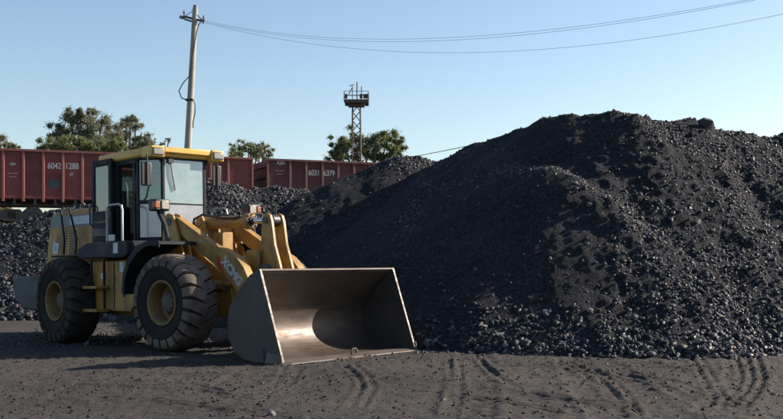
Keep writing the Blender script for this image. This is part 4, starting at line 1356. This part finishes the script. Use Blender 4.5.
for px, py, r in ((357, 82, .07), (361.5, 86, .055), (352.5, 86, .05)):
    x = W(px, 0, MY)[0] - mc
    MB().cyl((x, 0, pz + .1), (x, 0, zt(py)), r, 6).build('upright', M['mast'], mast)
MB().cyl((-.75, 0, zt(86)), (-.3, 0, zt(84.5)), .05, 5).cyl((-.9, 0, zt(95)), (-.5, 0, zt(88)), .05, 5).build('bracket', M['mast'], mast)
for x in (-1.1, .55, .95, 1.2):
    MB().box(x - .16, x + .16, -PW - .25, -PW + .1, pz + .25, pz + .7).cyl((x, -PW, pz + .1), (x, -PW, pz + .3), .03, 6).build('floodlight', M['mast'], mast, .03)

HP = W(520, 130, 60)
utility_pole((HP[0], 60, 0), (HP[0], 60, HP[2]), 'utility pole hidden behind the tall heap')
a = np.array([mc + .5, MY - .5, zt(166)])
dd = np.array([HP[0], 60, HP[2] - .3]) - a
tag(MB().tube([a + dd * t - np.array([0, 0, .1 * 4 * t * (1 - t)]) for t in np.linspace(0, 1, 30)], .028, 5).build('overhead_wire', M['cable'], None, 0),
    'faint wire running from the lattice mast down behind the heap', 'wire', 'overhead wires')


# ------------------------------------------------------------------ trees
def leaf_quads(centres, r, n, size, seed, flat=0.8):
    g = np.random.default_rng(seed)
    k = g.integers(0, len(centres), n)
    d = g.normal(size=(n, 3)); d /= np.linalg.norm(d, axis=1, keepdims=True)
    rad = r[k][:, None] * np.abs(g.normal(0.3, 0.5, (n, 1)))
    pos = centres[k] + d * rad * np.array([1, 1, flat])
    R_ = rand_rot(n, g)
    s = size * g.uniform(.6, 1.3, n)
    c = np.array([(-.6, -.16, 0), (.5, -.2, .1), (.7, .14, 0), (-.45, .2, -.1)])
    v = np.einsum('nij,kj->nki', R_, c) * s[:, None, None] + pos[:, None, :]
    f = np.arange(n * 4).reshape(n, 4)
    return np_mesh('crown', v.reshape(-1, 3), f)


def tree(px0, px1, pytop, Yd, label, mat, blobs, n, size, seed, name='tree', zbase=0.0, cat='tree'):
    """blobs: (u 0..1 across, py, radius px)"""
    g = random.Random(seed)
    cx = (px0 + px1) / 2
    bx_ = (cx - 391.5) / F * Yd
    t = tag(empty(name, (bx_, Yd, zbase)), label, cat, 'trees and bushes behind the wagons')
    cs, rs = [], []
    for u, py, rp in blobs:
        p = W(px0 + u * (px1 - px0), py, Yd + g.uniform(-1.5, 1.5))
        cs.append(p - np.array([bx_, Yd, zbase])); rs.append(rp / F * Yd)
    big = list(zip(list(cs), list(rs)))
    for c, r0 in big:
        for q_ in range(7):
            cs.append(c + np.array([g.gauss(0, .75), g.gauss(0, .75), g.gauss(0, .6)]) * r0)
            rs.append(r0 * g.uniform(.35, .8))
    nbig = len(big)
    cs = np.array(cs); rs = np.array(rs)
    link('crown', leaf_quads(cs, rs, int(n * 5.5), size * .42, seed), M[mat], t)
    H = cs[:, 2].max()
    trk = MB().tube([(0, 0, -.1), (g.uniform(-.1, .1), 0, H * .25), (g.uniform(-.2, .2), 0, H * .5), (0, 0, H * .8)], [H * .028, H * .022, H * .015, H * .006], 8)
    tr_ = trk.build('trunk', M['bark'], t, 0)
    for i, c in enumerate(cs[:nbig]):
        z0 = H * g.uniform(.2, .5)
        mid = (c * .5 + np.array([0, 0, z0 * .6]))
        MB().tube([(0, 0, z0), mid, c, c + np.array([g.uniform(-.3, .3), 0, rs[i] * .9])], [H * .011, H * .008, H * .004, H * .002], 5).build('limb', M['bark'], t, 0)
    return t


tree(50, 112, 112, 78, 'grey green bushy tree, tallest, above the left wagon', 'leaf_grey',
     [(.12, 140, 9), (.2, 130, 8), (.35, 122, 8), (.45, 118, 7), (.62, 118, 8), (.68, 128, 9), (.5, 132, 10), (.3, 138, 9), (.85, 122, 6), (.8, 138, 9), (.55, 145, 10), (.95, 134, 7), (.15, 148, 8), (.85, 149, 8), (.3, 152, 8), (.6, 153, 8), (.5, 113, 3), (.32, 114, 3), (.7, 111, 3)], 8000, .30, 1)
tree(106, 146, 118, 82, 'grey green tree with a pointed top beside the tallest one', 'leaf_grey',
     [(.1, 136, 7), (.3, 128, 7), (.5, 124, 6), (.62, 119, 4), (.75, 126, 6), (.5, 138, 9), (.85, 138, 7), (.95, 145, 6), (.25, 146, 8), (.6, 148, 8), (.85, 151, 7), (.3, 153, 7)], 4000, .30, 2)
tree(38, 112, 138, 72, 'low green bush along the foot of the tallest tree', 'leaf_green',
     [(.08, 148, 6), (.25, 146, 7), (.42, 148, 7), (.58, 144, 8), (.75, 146, 7), (.9, 149, 6), (1.1, 147, 6)], 4200, .26, 3, 'bush', 0)
tree(140, 170, 138, 84, 'thin sparse sapling just left of the pole', 'leaf_grey',
     [(.15, 142, 4), (.4, 146, 4), (.7, 144, 3), (.95, 141, 3)], 260, .22, 4)
tree(229, 272, 141, 80, 'small feathery tree above the gap between the wagons', 'leaf_green',
     [(.1, 150, 4), (.25, 147, 5), (.45, 145, 4), (.5, 152, 6), (.65, 146, 4), (.85, 147, 4), (.95, 152, 4), (.72, 152, 5), (.3, 154, 6), (.55, 156, 6), (.8, 156, 5), (.1, 155, 5)], 1700, .26, 5)
tree(330, 403, 132, 124, 'round pale green tree behind the lattice mast', 'leaf_green',
     [(.08, 149, 6), (.2, 142, 7), (.35, 139, 7), (.5, 140, 8), (.65, 137, 6), (.8, 138, 6), (.92, 142, 6), (.97, 149, 5), (.4, 149, 9), (.65, 148, 9), (.85, 149, 7), (.2, 151, 8), (.1, 155, 7), (.35, 156, 8), (.6, 156, 8), (.85, 156, 8)], 7500, .44, 6)
tree(-18, 16, 136, 80, 'green tree cut off by the left edge', 'leaf_grey',
     [(.1, 140, 8), (.45, 143, 7), (.55, 138, 4), (.75, 147, 5), (.9, 146, 4), (.3, 150, 8)], 2200, .28, 7)
tree(-14, 14, 200, 56, 'dry yellow green bush seen under the left wagon', 'leaf_dry',
     [(.1, 212, 8), (.4, 210, 9), (.7, 213, 8), (.95, 214, 7), (.5, 218, 9)], 2200, .2, 8, 'bush', 2.2, 'bush')
tree(-30, 30, 216, 58, 'dry grass tuft on the bank beside the wagon wheels', 'leaf_dry',
     [(.1, 222, 6), (.35, 221, 6), (.6, 222, 6), (.85, 221, 6)], 1500, .2, 9, 'bush', 2.2, 'bush')
